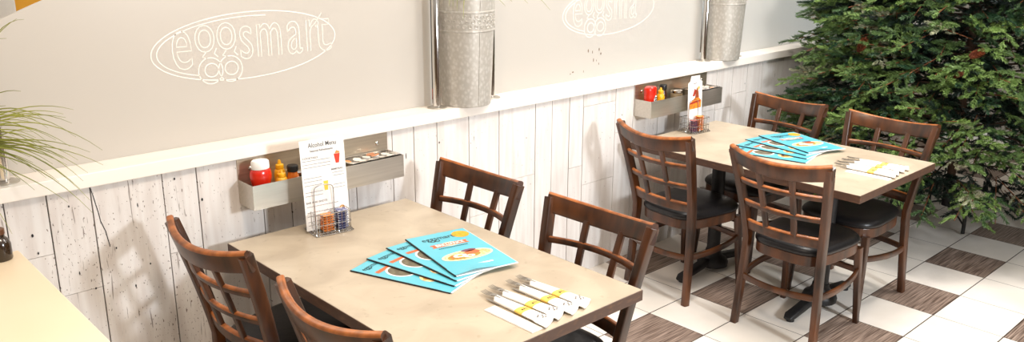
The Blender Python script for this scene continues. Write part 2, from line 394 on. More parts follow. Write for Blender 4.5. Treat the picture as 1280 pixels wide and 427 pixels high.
for (x, z, a, b_) in [(2.93,1.235,.006,.014),(2.965,1.225,.004,.012),(3.02,1.235,.006,.013),(3.035,1.21,.007,.01),(2.975,1.18,.005,.016),(3.0,1.175,.003,.008),(3.02,1.155,.004,.01),(2.81,1.13,.01,.006),(2.79,1.122,.006,.004),(2.895,1.125,.003,.011)]:
    sc = MB(); sc.add([(x+a*math.cos(2*PI*i/8)*.7, .1172, z+b_*math.sin(2*PI*i/8)*.7) for i in range(8)], [tuple(range(8))])
    sc.xform(M2).build('reflection_mark', REFLECTED, t2)
pane(4.285, 6.1, 'plain bluish frosted glass screen running behind the christmas tree')

# steel posts in pairs either side of each pane edge
def post(x, y, label, z1=1.72):
    t = empty('steel_post', (x, y, LZ1))
    m = MB(); m.lathe([(.0185,0.004),(.0185,z1-LZ1-.004),(.0165,z1-LZ1)], 24); m.build('tube', CHROME, t, smooth=True)
    m = MB(); m.lathe([(.046,0.0005),(.046,.003),(.038,.006),(.022,.007)], 28); m.build('flange', STEEL, t, smooth=True)
    tag(t, label, 'post', 'steel posts holding the glass screens')
post(.030,.055, 'steel post at left photo edge among drooping grass, in front of pane')
post(.060,.195, 'rear steel post at left photo edge, behind the glass pane')
post(1.822,.052, 'shiny steel post directly left of the nearer tall bucket, in front of pane')
post(1.868,.195, 'steel post just behind and left of the nearer bucket, behind the pane')
post(2.170,.066, 'steel post at right side of the nearer bucket, in front of pane')
post(2.215,.195, 'steel post behind right side of the nearer bucket, behind the pane')
post(3.962,.07, 'shiny steel post directly left of the farther bucket, in front of pane')
post(3.975,.195, 'steel post just behind and left of the farther bucket, behind the pane')
post(4.29,.055, 'steel post at right side of the farther bucket, in front of pane')
post(4.33,.195, 'steel post behind right side of the farther bucket, behind the pane')

# galvanised tall buckets with grass
def blades(m, origin, tips, r0=.0026, spread=.03, lift=.12, rnd=None):
    rnd = rnd or random
    for tp in tips:
        o = Vector(origin)+Vector((rnd.uniform(-1,1)*spread, rnd.uniform(-1,1)*spread, rnd.uniform(-.01,.01)))
        tp = Vector(tp); L = (tp-o).length
        mid = o*.45+tp*.55+Vector((0,0,lift*(.6+.8*rnd.random())*max(.3,L/.3)))
        p = [o*(1-t)**2+mid*2*t*(1-t)+tp*t*t for t in [i/12 for i in range(13)]]
        m.tube(p, r0, 4, sizes=[1.0-.8*(i/12)**2 for i in range(13)])
def bucket(x, y, h, rb, rt, label, tips, seed, band=True, group=None, rim_o=.0):
    t = empty('bucket_planter', (x, y, LZ1))
    m = MB(); R = lambda z: rb+(rt-rb)*z/h
    prof = [(rb-.004,0.0),(rb,.004)]
    zs = [.02]
    if band:
        b0, b1 = .352, .437
        zs += [i*.04 for i in range(1,8)]+[.32]
        prof += [(R(z), z) for z in zs]
        prof += [(R(b0)-.000,b0-.006),(R(b0)+.0035,b0-.003),(R(b0)+.0035,b0+.002),(R(b0)+.001,b0+.004)]
        prof += [(R(b0+.01*i)+.001, b0+.01*i) for i in range(1,8)]
        prof += [(R(b1)+.001,b1-.004),(R(b1)+.0035,b1-.002),(R(b1)+.0035,b1+.003),(R(b1),b1+.006)]
    prof += [(R(h-.01),h-.01),(rt+.005,h-.008),(rt+.006,h),(rt-.002,h),(rt-.004,h-.01),(rt-.008,h-.05)]
    m.lathe(prof, 64, capt=False)
    m.add([(0,0,h-.045)]+[((rt-.008)*math.cos(2*PI*i/24),(rt-.008)*math.sin(2*PI*i/24),h-.045) for i in range(24)], [(0,i+1,(i+1) % 24+1) for i in range(24)], 1)
    # vertical seam facing the room
    for a in (-100,):
        a = math.radians(a); m.sweep([((R(z)+.0005)*math.cos(a),(R(z)+.0005)*math.sin(a),z) for z in [0.004+i*(h-.015)/10 for i in range(11)]], rect(.004,.003), up=(math.cos(a),math.sin(a),0))
    m.build('bucket', [GALV, mat('potting_soil', lin(60,44,30), .9)], t, smooth=True)
    if band:
        # curled relief ornaments pressed round the band
        e = MB(); rr = random.Random(seed); NB = 30
        for i in range(NB):
            a0 = 2*PI*i/NB
            for j, (zz, sg) in enumerate(((b0+.022,1),(b0+.044,-1),(b0+.066,1))):
                pts = []
                for k in range(13):
                    th = k/12*PI*2.6*sg + i; q = .010*(1-k/16)
                    aa = a0+(q*math.cos(th)+(j % 2)*.012)/R(zz); z = zz+q*math.sin(th); ra = R(z)+.0018
                    pts.append((ra*math.cos(aa), ra*math.sin(aa), z))
                e.tube(pts, .0017, 4)
        e.build('ornament_band', GALV, t, smooth=True)
    g = MB(); blades(g, (0,0,h-.03), [(a-x, b_-y, c-LZ1) for a, b_, c in tips], rnd=random.Random(seed), spread=rt*.5, lift=.09 if band else .10)
    g.build('grass', GRASSM, t, smooth=True)
    tag(t, label, 'planter', group)
def fan(x, y, z, n, seed, rmin=.2, rmax=.42, droop=.05):
    r_ = random.Random(seed); out = []
    for i in range(n):
        a = r_.uniform(0,2*PI); q = r_.uniform(rmin, rmax); out.append((x+q*math.cos(a), y+min(q*math.sin(a)*.45, .07), z+r_.uniform(-droop,.3)))
    return out
BH = .56
bucket(1.992,.045,BH,.118,.142,'tall embossed galvanised bucket of grass, nearer of the two on the ledge',
       fan(1.975,0,1.75,40,5)+[(1.815, -0.11, 1.536), (1.793, -0.11, 1.555), (1.842, -0.12, 1.497), (1.787, -0.09, 1.557), (2.113, -0.1, 1.539), (2.255, -0.1, 1.545), (2.407, -0.1, 1.503), (2.19, -0.06, 1.554)], 11, group='galvanised grass buckets on the ledge')
bucket(4.125,.055,BH,.118,.142,'tall galvanised bucket of grass beside the plain screen, farther of the two on the ledge',
       fan(4.085,0,1.78,36,6,droop=.0), 12, group='galvanised grass buckets on the ledge')
LT = [(0.309, -0.06, 1.164),(0.256, -0.11, 1.176),(0.275, -0.16, 1.14),(0.212, -0.21, 1.136),(0.224, -0.16, 0.986),(0.216, -0.18, 1.036),(0.214, -0.14, 1.093),(0.138, -0.16, 1.11),(0.15, -0.18, 1.043),(0.12, -0.11, 1.617),(0.054, -0.16, 1.57),(0.059, -0.21, 1.418),(0.237, -0.06, 1.313),(0.197, -0.11, 1.301),(0.199, -0.16, 1.291),(0.117, -0.21, 1.297),(0.172, -0.06, 1.222),(0.103, -0.11, 1.25),(0.103, -0.16, 1.224),(0.192, -0.21, 1.257),(0.152, -0.06, 1.145),(0.089, -0.11, 1.141),(0.03, -0.16, 1.188),(0.066, -0.21, 1.329),(-0.011, -0.14, 0.966),(0.196, -0.16, 1.074),(0.158, -0.16, 1.185),(0.172, -0.21, 1.229),(0.127, -0.06, 1.103),(0.079, -0.11, 1.192),(0.034, -0.16, 1.276),(0.101, -0.21, 1.344),(0.148, -0.06, 1.186),(0.181, -0.11, 1.147),(0.083, -0.16, 1.281),(0.189, -0.21, 1.182)]
lt2 = [(a+random.uniform(-.05,.03), b+random.uniform(-.03,.03), c+random.uniform(-.04,.03)) for a, b, c in LT[8:] if a < .16 and c > 1.1]
bucket(-.13,.03,.15,.075,.10,'low bucket of long dry grass blades drooping in at left photo edge', LT+lt2+fan(-.13,0,1.30,30,9,.15,.35), 13, band=False)
o = MB(); o.lathe([(.0,0),(.022,.002),(.030,.014),(.031,.030),(.024,.042),(.012,.048),(.006,.050)], 20); ob_ = o.build('orange_ornament', mat('orange_glaze', lin(206,96,54), .4), smooth=True); ob_.location = (1.925,.235,LZ1)
tag(ob_, 'small round orange object on the ledge behind the nearer bucket, between post and bucket', 'ornament')

# ------------------------------------------------------------------ chairs
def make_chair():
    t = empty('dining_chair')
    def yb(z): return .192+.050*max(0,(z-.45)/.47)**1.1 if z > .45 else .192+.018*(.45-z)/.45
    def xb(z):   # rake of the back posts
        if z > .45: s_ = (z-.45)/.47; return -.192-.113*s_**1.25
        s_ = (.45-z)/.45; return -.192-.018*s_-.012*s_**2
    bow = lambda s_, d: -d*(1-s_*s_)     # s_ in -1..1
    for sg in (1,-1):
        zs = [0,.06,.13,.2,.27,.34,.41,.46,.52,.58,.64,.70,.76,.82,.87,.905]
        m = MB(); pts = [(xb(z), sg*yb(z), z) for z in zs]
        m.sweep(pts, rrect(.032,.046,.006), up=(1,0,0), sizes=[(1, .78+.22*min(1,z/.45) if z < .45 else 1) for z in zs])
        m.build('rear_leg', WOOD, t, smooth=True)
        m = MB(); pts = [(.190+.035*(1-z/.41), sg*(.185+.016*(1-z/.41)), z) for z in (0,.1,.2,.3,.405)]
        m.sweep(pts, rrect(.034,.036,.005), up=(1,0,0), sizes=[.74,.80,.86,.93,1.0])
        m.build('front_leg', WOOD, t, smooth=True)
    def edge_lit(m_, k, sec, h):     # overhead glow painted as a lighter wood colour along the upper edge
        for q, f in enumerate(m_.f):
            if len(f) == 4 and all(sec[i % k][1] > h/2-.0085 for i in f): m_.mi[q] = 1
    def rail(z, h, th, depth, name, mt=WOOD, ext=0, n=15):
        m = MB(); w = yb(z)+ext; pts = []; ups = []
        for i in range(n):
            s_ = -1+2*i/(n-1); pts.append((xb(z)+bow(s_, depth), s_*w, z))
        nx = xb(z+.02)-xb(z-.02); upv = Vector((nx,0,.04)).normalized()
        sec = rrect(th, h, min(th,h)*.3, 2); m.sweep(pts, sec, up=tuple(upv)); edge_lit(m, len(sec), sec, h)
        return m.build(name, [mt, WOODLIT], t, smooth=True)
    # top rail: taller, ends wrap over the posts, slight crown
    m = MB(); n = 25; pts = []; sz = []
    for i in range(n):
        s_ = -1+2*i/(n-1); z = .885; pts.append((xb(z)+bow(s_, .060)+.002, s_*(yb(z)+.014), z+.002-.028*(1-s_*s_))); sz.append((1, 1.0))
    upv = Vector((xb(.92)-xb(.85),0,.07)).normalized()
    sec = rrect(.025,.076,.008,3); m.sweep(pts, sec, up=tuple(upv), sizes=sz); edge_lit(m, len(sec), sec, .076); m.build('top_rail', [WOOD, WOODLIT], t, smooth=True)
    rail(.752,.026,.018,.052,'back_rail'); rail(.642,.026,.018,.046,'back_rail'); rail(.525,.052,.020,.036,'lower_back_rail')
    for sg in (1,-1):
        m = MB(); zs = [.505,.56,.62,.68,.74,.80,.84]; pts = []
        for z in zs:
            k = .36; dep = .034+.028*(z-.5)/.38
            pts.append((xb(z)+bow(k, dep), sg*k*yb(z)*(1.0), z))
        m.sweep(pts, rrect(.028,.016,.004), up=(1,0,0)); m.build('back_slat', WOOD, t, smooth=True)
    # seat frame and cushion outline
    def outline(k=1.0, n=56):
        out = []
        for i in range(n):
            a = 2*PI*i/n; c, s_ = math.cos(a), math.sin(a); e = .52
            x = math.copysign(abs(c)**e, c)*.212*k; y = math.copysign(abs(s_)**e, s_)
            w = .193+.020*((x/.212)+.2); x += .018*(1-y*y) if x > 0 else 0
            out.append((x, y*w*k))
        return out
    m = MB(); ol = outline(1.0); il = outline(.86); n = len(ol)
    vs = [(x,y,.392) for x,y in ol]+[(x,y,.442) for x,y in ol]+[(x,y,.442) for x,y in il]+[(x,y,.392) for x,y in il]
    fs = []
    for i in range(n):
        j = (i+1) % n
        fs += [(i,j,n+j,n+i),(n+i,n+j,2*n+j,2*n+i),(2*n+i,2*n+j,3*n+j,3*n+i),(3*n+i,3*n+j,j,i)]
    m.add(vs, fs); m.build('seat_frame', WOOD, t, bevel=.003)
    m = MB(); prof = [(1.0,.4425),(1.03,.450),(1.035,.460),(1.0,.474),(.94,.483),(.82,.490),(.6,.494),(.3,.496)]
    vs = []
    for k, z in prof: vs += [(x, y, z) for x, y in outline(k)]
    fs = [tuple(range(n))[::-1]]+[(r_*n+i, r_*n+(i+1) % n, (r_+1)*n+(i+1) % n, (r_+1)*n+i) for r_ in range(len(prof)-1) for i in range(n)]
    vs.append((0,0,.4965)); L = (len(prof)-1)*n; fs += [(L+i, L+(i+1) % n, len(vs)-1) for i in range(n)]
    m.add(vs, fs); m.build('seat_cushion', VINYL, t, smooth=True, angle=60)
    # bowed stretchers linking the legs in a ring
    def stretch(a, b, bx, by, za, zb):
        m = MB(); pts = []
        for i in range(13):
            s_ = i/12; q = 4*s_*(1-s_); pts.append((a[0]+(b[0]-a[0])*s_+bx*q, a[1]+(b[1]-a[1])*s_+by*q, za+(zb-za)*s_))
        m.sweep(pts, rrect(.018,.030,.005,2), up=(0,0,1)); m.build('stretcher', WOOD, t, smooth=True)
    xr, yr, xf, yf = -.205,.196,.200,.188
    stretch((xr,yr),(xr,-yr),-.045,0,.255,.255); stretch((xf,yf),(xf,-yf),.015,0,.285,.285)
    stretch((xr,-yr),(xf,-yf),0,-.030,.255,.285); stretch((xr,yr),(xf,yf),0,.030,.255,.285)
    return t
proto = make_chair()
CH = [
 (.789,-.39,4.5,'dark wooden lattice-back chair left of the near table, closest to the boarded wall',),
 (.803,-1.144,1.5,'chair left of the near table, mostly cut off at the bottom edge of the photo'),
 (1.354,-.440,181,'dark chair right of the near table, beside the wall and under the galvanised bucket'),
 (1.350,-1.114,181,'orange-lit chair at front right corner of the near table, closest to the cutlery'),
 (3.108,-.480,-5.7,'dark chair left of the far table, with its back in front of the condiment shelf'),
 (3.113,-1.158,-.5,'dark chair left of the far table, fully visible lattice back in the foreground'),
 (3.731,-.472,173.5,'reddish chair at the far side of the far table, between boarded wall and tree'),
 (3.672,-1.128,176.7,'reddish chair right of the far table, in front of the christmas tree beside the cutlery'),
]
for i, (x, y, a, lab) in enumerate(CH):
    c = proto if i == 0 else copy_tree(proto)
    c.location = (x, y, 0); c.rotation_euler = (0,0,math.radians(a)); tag(c, lab, 'chair', 'lattice-back chairs around the two tables')

# ------------------------------------------------------------------ tables
TH = .74; TW = .8285; TL = 1.3266; TY = -.095
def make_table():
    t = empty('dining_table')
    m = MB(); m.box((-TW/2+.003,-TL/2+.003,TH-.036),(TW/2-.003,TL/2-.003,TH)); m.build('tabletop', LAM, t)
    m = MB(); w, l = TW/2, TL/2
    o_ = [(-w,-l),(w,-l),(w,l),(-w,l)]; i_ = [(-w+.0031,-l+.0031),(w-.0031,-l+.0031),(w-.0031,l-.0031),(-w+.0031,l-.0031)]
    vs = [(x,y,TH-.038) for x,y in o_]+[(x,y,TH-.0006) for x,y in o_]+[(x,y,TH-.0006) for x,y in i_]+[(x,y,TH-.038) for x,y in i_]
    fs = []
    for i in range(4):
        j = (i+1) % 4; fs += [(i,j,4+j,4+i),(4+i,4+j,8+j,8+i),(8+i,8+j,12+j,12+i),(12+i,12+j,j,i)]
    m.add(vs, fs); m.build('edge_band', EDGE, t, bevel=.0015)
    for y in (.30,-.36):
        X = -.07
        m = MB(); m.lathe([(.037,.11),(.037,TH-.05)], 28, (X,y,0)); m.box((X-.13,y-.13,TH-.052),(X+.13,y+.13,TH-.0385))
        c = m.build('pedestal_column', IRON, t, smooth=True)
        m = MB()
        pts = [(X-.315,y,.020),(X-.29,y,.030),(X-.2,y,.040),(X-.1,y,.055),(X,y,.065),(X+.1,y,.055),(X+.2,y,.040),(X+.29,y,.030),(X+.315,y,.020)]
        m.sweep(pts, rrect(.058,.036,.012), up=(0,0,1), sizes=[(.7,.5),(1,.8),(.95,1),(.95,1.1),(1.1,1.2),(.95,1.1),(.95,1),(1,.8),(.7,.5)])
        for sx in (-.285,.285): m.lathe([(.020,0.0005),(.020,.016)], 12, (X+sx,y,0))
        m.lathe([(.085,.030),(.088,.050),(.080,.070),(.055,.085),(.045,.105),(.041,.125)], 28, (X,y,0))
        m.build('pedestal_foot', IRON, t, smooth=True)
    return t
tb = make_table(); X1 = .6956+TW/2; X2 = 3.0511+TW/2; YC = TY-TL/2-.0
tb.location = (X1, YC, 0); tag(tb, 'beige stone-look dining table nearest the camera, at left centre of the photo', 'table', 'four-seat pedestal tables')
tc2 = copy_tree(tb); tc2.location = (X2, YC-.012, 0); tag(tc2, 'beige stone-look dining table farther away, in front of the christmas tree', 'table', 'four-seat pedestal tables')

# cream counter at lower left
t = empty('counter', (-.45,-.75,0))
m = MB(); m.box((-.45,-.68,.862),(.455,.64,.90)); m.build('countertop', CREAM, t, bevel=.004)
m = MB(); m.box((-.42,-.64,.02),(.40,.60,.861)); m.build('cabinet_body', mat('counter_body_paint', lin(222,208,184), .6), t)
m = MB(); m.box((-.38,-.60,0.0005),(.36,.56,.0195)); m.build('plinth', BLACKP, t)
tag(t, 'cream topped counter cutting across the lower left corner of the photo', 'counter')
m = MB(); m.lathe([(.030,0.0005),(.032,.004),(.032,.05),(.026,.066),(.018,.074),(.018,.082)], 24)
j_ = empty('sauce_jar', (-.055,-.165,.90)); m.build('jar_body', mat('dark_brown_glass', lin(48,34,20), .2, coat=.4), j_, smooth=True)
m = MB(); m.lathe([(.020,.083),(.020,.098),(.017,.101)], 20); m.build('lid', mat('brown_lid', lin(96,60,36), .4), j_, smooth=True)
tag(j_, 'dark brown jar at the far corner of the cream counter, left photo edge', 'jar')

# ------------------------------------------------------------------ wall condiment shelves
def make_shelf():
    t = empty('condiment_shelf'); W, D, z0, z1 = .697, .122, .851, .948
    m = MB(); m.box((0,-.0035,.853),(W,-.0005,1.026)); m.build('back_plate', STEELP, t)
    m = MB(); k = .002
    m.box((0,-D,z0),(W,-.0036,z0+k)); m.box((0,-D,z0+k),(W,-D+k,z1)); m.box((0,-D+k,z0+k),(k,-.0036,z1)); m.box((W-k,-D+k,z0+k),(W,-.0036,z1))
    m.build('trough', STEEL, t)
    for x, z in ((.055,.985),(W-.055,.985)):
        m = MB(); m.lathe([(.009,0),(.009,.002),(.006,.005),(.002,.006)], 14)
        s_ = m.xform(Matrix.Translation((x,-.0036,z)) @ Matrix.Rotation(PI/2,4,'X')).build('bolt', CHROME, t, smooth=True)
    return t
sh = make_shelf(); sh.location = (.802,0,0); tag(sh, 'stainless steel condiment shelf on the wall above the near table', 'shelf', 'wall-mounted steel condiment shelves')
s2 = copy_tree(sh); s2.location = (3.205,0,0); tag(s2, 'stainless steel condiment shelf on the wall above the far table', 'shelf', 'wall-mounted steel condiment shelves')

SB = .8535  # inside floor of the trough
def ketchup(x, y, label, cap=True, s_=1.0):
    t = empty('ketchup_bottle', (x,y,SB)); t.scale = (1.17,1.12,1.06) if cap else (1.12,1.08,1.08)
    m = MB()
    if cap:   # squeeze bottle with wide white cap at top, waisted body
        m.lathe([(.026,0),(.030,.004),(.031,.03),(.028,.055),(.031,.075),(.036,.095),(.037,.112),(.034,.128),(.029,.134)], 32, sy=.78); m.build('bottle_body', REDM, t, smooth=True)
        m = MB(); m.lathe([(.030,.1345),(.031,.138),(.030,.160),(.026,.165)], 32, sy=.85); m.build('cap', WCAP, t, smooth=True)
        m = MB(); m.add([(.010,-.0252,.040),(.028,-.0192,.040),(.030,-.019,.070),(.014,-.0248,.078)], [(0,1,2,3)]); m.xform(Matrix.Translation((0,-.0035,0))).build('bottle_label', PAPER, t)
    else:     # stands on its cap: broad rounded shoulders up
        m.lathe([(.024,0),(.026,.003),(.026,.028),(.024,.031)], 32, sy=.85); m.build('cap', WCAP, t, smooth=True)
        m = MB(); m.lathe([(.026,.0315),(.034,.045),(.038,.075),(.039,.11),(.040,.138),(.038,.150),(.030,.156)], 32, sy=.72); m.build('bottle_body', REDM, t, smooth=True)
        m = MB(); P = [(.000,.050),(.028,.050),(.030,.085),(.022,.108),(.008,.112),(-.002,.09)]
        m.add([(px_, -.0290+.010*(px_/.035)**2, pz) for px_, pz in P], [tuple(range(6))]); m.build('bottle_label', PAPER, t)
        m = MB()
        for q in range(4): m.box((.004,-.0305,.060+q*.012),(.020,-.0297,.066+q*.012))
        m.build('label_print', BLACKP, t)
    tag(t, label, 'bottle'); return t
ketchup(.866,-.066,'red ketchup squeeze bottle with white cap in the shelf above the near table')
ketchup(3.262,-.066,'red ketchup bottle standing upside down in the shelf above the far table', cap=False)
def mustard(x, y, label, h=1.0, lab=False):
    t = empty('mustard_bottle', (x,y,SB))
    m = MB(); m.lathe([(.022,0),(.025,.004),(.026,.05*h),(.022,.075*h),(.024,.10*h),(.019,.118*h),(.014,.122*h)], 28); m.build('bottle_body', YELM, t, smooth=True)
    m = MB(); m.lathe([(.016,.1225*h),(.017,.126*h),(.016,.138*h),(.008,.142*h),(.006,.152*h),(.004,.157*h)], 24); m.build('nozzle_cap', YELM, t, smooth=True)
    if lab:
        m = MB(); m.add([(.004,-.0270,.045),(.022,-.0165,.060),(.024,-.0145,.078),(.008,-.0262,.064)], [(0,1,2,3)]); m.build('bottle_label', mat('red_label', lin(206,44,34), .5), t)
    tag(t, label, 'bottle')
mustard(.955,-.050,'yellow mustard bottle behind the black-capped sauce, shelf above the near table')
mustard(3.347,-.075,'yellow mustard bottle with red label beside the ketchup, shelf above the far table', .98, True)
mustard(.940,-.090,'short yellow bottle next to the ketchup in the shelf above the near table', .82)
def sauce(x, y, label, mt, cap, h=1.0):
    t = empty('sauce_bottle', (x,y,SB))
    m = MB(); m.lathe([(.023,0),(.026,.004),(.026,.07*h),(.024,.09*h),(.019,.104*h),(.018,.112*h)], 28); m.build('bottle_body', mt, t, smooth=True)
    m = MB(); m.lathe([(.0205,.1125*h),(.022,.116*h),(.022,.134*h),(.020,.137*h)], 28); m.build('cap', cap, t, smooth=True)
    tag(t, label, 'bottle')
sauce(.990,-.088,'orange sauce bottle with black cap in the shelf above the near table', SAUCE, BCAP)
sauce(3.415,-.040,'black-capped sauce bottle behind the mustard in the shelf above the far table', mat('dark_sauce', lin(60,30,20), .25), BCAP, 1.15)
def shaker(x, y, label, r_=.022, h=.07, dark=False):
    t = empty('spice_jar', (x,y,SB))
    m = MB(); m.lathe([(r_*.9,0),(r_,.003),(r_,h),(r_*.85,h+.006)], 24); m.build('glass_body', mat('jar_glass_contents', lin(150,130,100) if not dark else lin(70,52,40), .15, coat=.6), t, smooth=True)
    m = MB(); m.lathe([(r_*.95,h+.0065),(r_*1.02,h+.008),(r_*1.02,h+.020),(r_*.7,h+.026)], 24); m.build('lid', CHROME, t, smooth=True)
    tag(t, label, 'jar')
shaker(1.045,-.040,'rear steel-lidded jar beside the orange sauce, shelf above the near table', dark=True)
shaker(1.052,-.092,'front steel-lidded jar partly behind the drink card, shelf above the near table', dark=True)
shaker(3.455,-.092,'small steel-lidded jar by the mustard, shelf above the far table', .020,.055, True)
shaker(3.52,-.060,'large round jar with chrome lid in the shelf above the far table', .036,.095)

def tray(x0, label, seed):
    t = empty('steel_tray', (x0,-.063,.952)); w, d = .255, .108; T_ = MB()
    # rim rests across the trough
    o_ = rrect(w,d,.012); i_ = rrect(w-.016,d-.016,.010); b_ = rrect(w-.026,d-.026,.010); n = len(o_)
    vs = [(x,y,.0) for x,y in o_]+[(x,y,.0015) for x,y in o_]+[(x,y,.0015) for x,y in i_]+[(x,y,-.05) for x,y in b_]
    fs = [tuple(3*n+i for i in range(n))]
    for i in range(n):
        j = (i+1) % n; fs += [(i,j,n+j,n+i),(n+i,n+j,2*n+j,2*n+i),(2*n+i,2*n+j,3*n+j,3*n+i)]
    T_.add(vs, fs); T_.build('tray_pan', CHROME, t, smooth=True); tag(t, label, 'tray')
    rr = random.Random(seed)
    k = 0
    for gx in range(5):
        for gy in range(2):
            x = -.095+gx*.047+rr.uniform(-.004,.004); y = -.021+gy*.042; z = rr.uniform(-.004,.001)
            c = empty('creamer_cup', (x0+x, -.063+y, .952-.0295+z)); M = Matrix.Rotation(rr.uniform(-.25,.25),4,'X')@Matrix.Rotation(rr.uniform(-.25,.25),4,'Y')
            m = MB(); m.lathe([(.012,0),(.013,.002),(.0165,.022),(.0185,.0225)], 18); m.xform(M).build('cup', WCAP, c, smooth=True)
            m = MB(); m.lathe([(.0185,.0232),(.0185,.0240),(.014,.0243)], 18); m.xform(M).build('foil_lid', [WCAP, mat('orange_foil', lin(232,150,90), .4)][1] if rr.random() < .25 else mat('pale_foil', lin(232,226,214), .4), c, smooth=True)
            tag(c, 'small white creamer cup among others in the steel tray of the %s shelf' % ('near' if x0 < 2 else 'far'), 'creamer', 'creamers in the %s shelf tray' % ('near' if x0 < 2 else 'far')); k += 1
tray(1.365, 'rectangular steel tray of creamers at the right end of the near shelf', 3)
tray(3.765, 'rectangular steel tray of creamers at the right end of the far shelf', 4)

# ------------------------------------------------------------------ wire caddies and jam packets
def make_caddy(w=.142, d=.112, h=.086, hoop=(-.055,.025)):
    t = empty('wire_caddy'); W = .0016
    m = MB(); P = [(-w/2,-d/2),(w/2,-d/2),(w/2,d/2),(-w/2,d/2)]
    for z, k in ((.004,1.10),(.012,1.02),(h*.5,1.0),(h,1.0)):
        pts = []
        for i in range(4):
            a, b = P[i], P[(i+1) % 4]
            for q in (.04,.96): pts.append(((a[0]+(b[0]-a[0])*q)*k, (a[1]+(b[1]-a[1])*q)*k, z))
        m.tube(pts, W*(1.15 if k > 1.05 or z == h else .9), 6, closed=True, up=(0,0,1))
    for i in range(4):
        a, b = P[i], P[(i+1) % 4]; n = 9 if i % 2 == 0 else 7
        for q in range(n):
            s_ = (q+.5)/n; x, y = a[0]+(b[0]-a[0])*s_, a[1]+(b[1]-a[1])*s_
            m.tube([(x*1.08,y*1.08,.005),(x,y,.014),(x,y,h+.003)], W*.75, 5)
    for q in range(7):
        x = -w/2+w*(q+.5)/7; m.tube([(x,-d/2,.006),(x,d/2,.006)], W*.7, 5)
    m.tube([(0,-d/2,.010),(0,-d/2,h),(0,d/2,h),(0,d/2,.010)], W*.8, 5)
    m.build('basket', WIRE, t, smooth=True)
    m = MB(); a, b = hoop
    pts = smooth_path([(a,0,.008),(a,0,h),(a,0,h+.080),(a+.012,0,h+.098),((a+b)/2,0,h+.103),(b-.012,0,h+.098),(b,0,h+.080),(b,0,h),(b,0,.008)], 40)
    m.tube(pts, W*1.25, 8, up=(0,1,0)); m.build('handle', WIRE, t, smooth=True)
    return t
cad = make_caddy(); CA = (1.060,-.222,TH); cad.location = CA; cad.rotation_euler = (0,0,math.radians(-7)); tag(cad, 'chrome wire jam caddy on the near table', 'caddy', 'wire jam caddies on the tables')
ca2 = copy_tree(cad); CB = (3.532,-.190,TH); ca2.location = CB; ca2.rotation_euler = (0,0,math.radians(-4)); tag(ca2, 'chrome wire jam caddy on the far table', 'caddy', 'wire jam caddies on the tables')
def jam_stack(base, rz, lx, ly, cup, lid, n, where, colour, r_=.0):
    M = Matrix.Translation(base) @ Matrix.Rotation(math.radians(rz),4,'Z')
    first = None; grp = '%s jam packets in the %s caddy' % (colour, where)
    for i in range(n):
        if first is None:
            c = empty('jam_packet')
            m = MB(); o1, o2, o3 = rrect(.032,.028,.006), rrect(.038,.034,.006), rrect(.044,.040,.004); k = len(o1)
            vs = [(x,y,0) for x,y in o1]+[(x,y,.0082) for x,y in o2]+[(x,y,.0084) for x,y in o3]+[(x,y,.0090) for x,y in o3]
            m.add(vs, [tuple(range(k))[::-1]]+[(a*k+q, a*k+(q+1) % k, (a+1)*k+(q+1) % k, (a+1)*k+q) for a in range(3) for q in range(k)]+[tuple(3*k+q for q in range(k))])
            m.build('tub', cup, c); m = MB(); m.prism(rrect(.0436,.0396,.004), .0091, .0096); m.build('foil_lid', lid, c); first = c
        else: c = copy_tree(first)
        p = M @ Vector((lx+random.uniform(-.0008,.0008), ly+random.uniform(-.0008,.0008), .0085+i*.0098)); c.location = p; c.rotation_euler = (0,0,math.radians(rz)+random.uniform(-.03,.03))
        tag(c, '%s jam packet stacked with its like in the caddy on the %s table' % (colour, where), 'jam packet', grp)
TUBO = mat('amber_tub', lin(176,112,66), .3, coat=.3); TUBP = mat('dark_blue_tub', lin(58,62,104), .3, coat=.3); TUBR = mat('red_tub', lin(120,38,34), .3); TUBG = mat('honey_tub', lin(208,140,70), .3)
FO = mat('orange_foil_lid', lin(244,130,40), .35, c2=lin(250,150,60), scale=(80,80,80)); FP = mat('purple_foil_lid', lin(70,74,124), .35, c2=lin(180,180,200), scale=(90,90,90), contrast=(.5,.6)); FG = mat('green_foil_lid', lin(60,130,80), .35, c2=lin(220,220,190), scale=(90,90,90), contrast=(.5,.6)); FRd = mat('red_foil_lid', lin(170,40,36), .35)
jam_stack(CA,-7,-.020,-.030,TUBO,FO,7,'near','orange front'); jam_stack(CA,-7,.040,-.030,TUBP,FP,8,'near','dark blue front')
jam_stack(CA,-7,-.020,.030,TUBR,FG,6,'near','green-lidded rear'); jam_stack(CA,-7,.040,.030,TUBP,FRd,7,'near','red-lidded rear')
jam_stack(CB,-4,-.042,-.030,TUBP,FRd,7,'far','dark left'); jam_stack(CB,-4,.006,-.030,TUBO,FO,9,'far','orange middle'); jam_stack(CB,-4,.048,.018,TUBG,FG,8,'far','green-lidded right')

# ------------------------------------------------------------------ drink cards standing in the caddies
def card(base, w, h, rz, lean, zoff=.012, yoff=0):
    return Matrix.Translation(base) @ Matrix.Rotation(math.radians(rz),4,'Z') @ Matrix.Translation((0,yoff,zoff)) @ Matrix.Rotation(math.radians(lean),4,'X')
def put_text(m, txt, size, x, z, mi, sx=1, bold=0, align='LEFT'):
    vs, fs = text_mesh(txt, size, sx, bold, align); m.add([(x+a, -.0010, z+b) for a, b, _ in vs], fs, mi)
def scribble(m, x0, x1, z, h, mi, rr):
    x = x0
    while x < x1:
        w = rr.uniform(.002,.006); x2 = min(x+w, x1); m.add([(x,-.0008,z),(x2,-.0008,z),(x2,-.0008,z+h),(x,-.0008,z+h)], [(0,1,2,3)], mi); x = x2+.0012
m = MB(); W_, H_ = .186, .355; rr = random.Random(2)
m.box((-W_/2,-.0004,0),(W_/2,.0004,H_), 0)
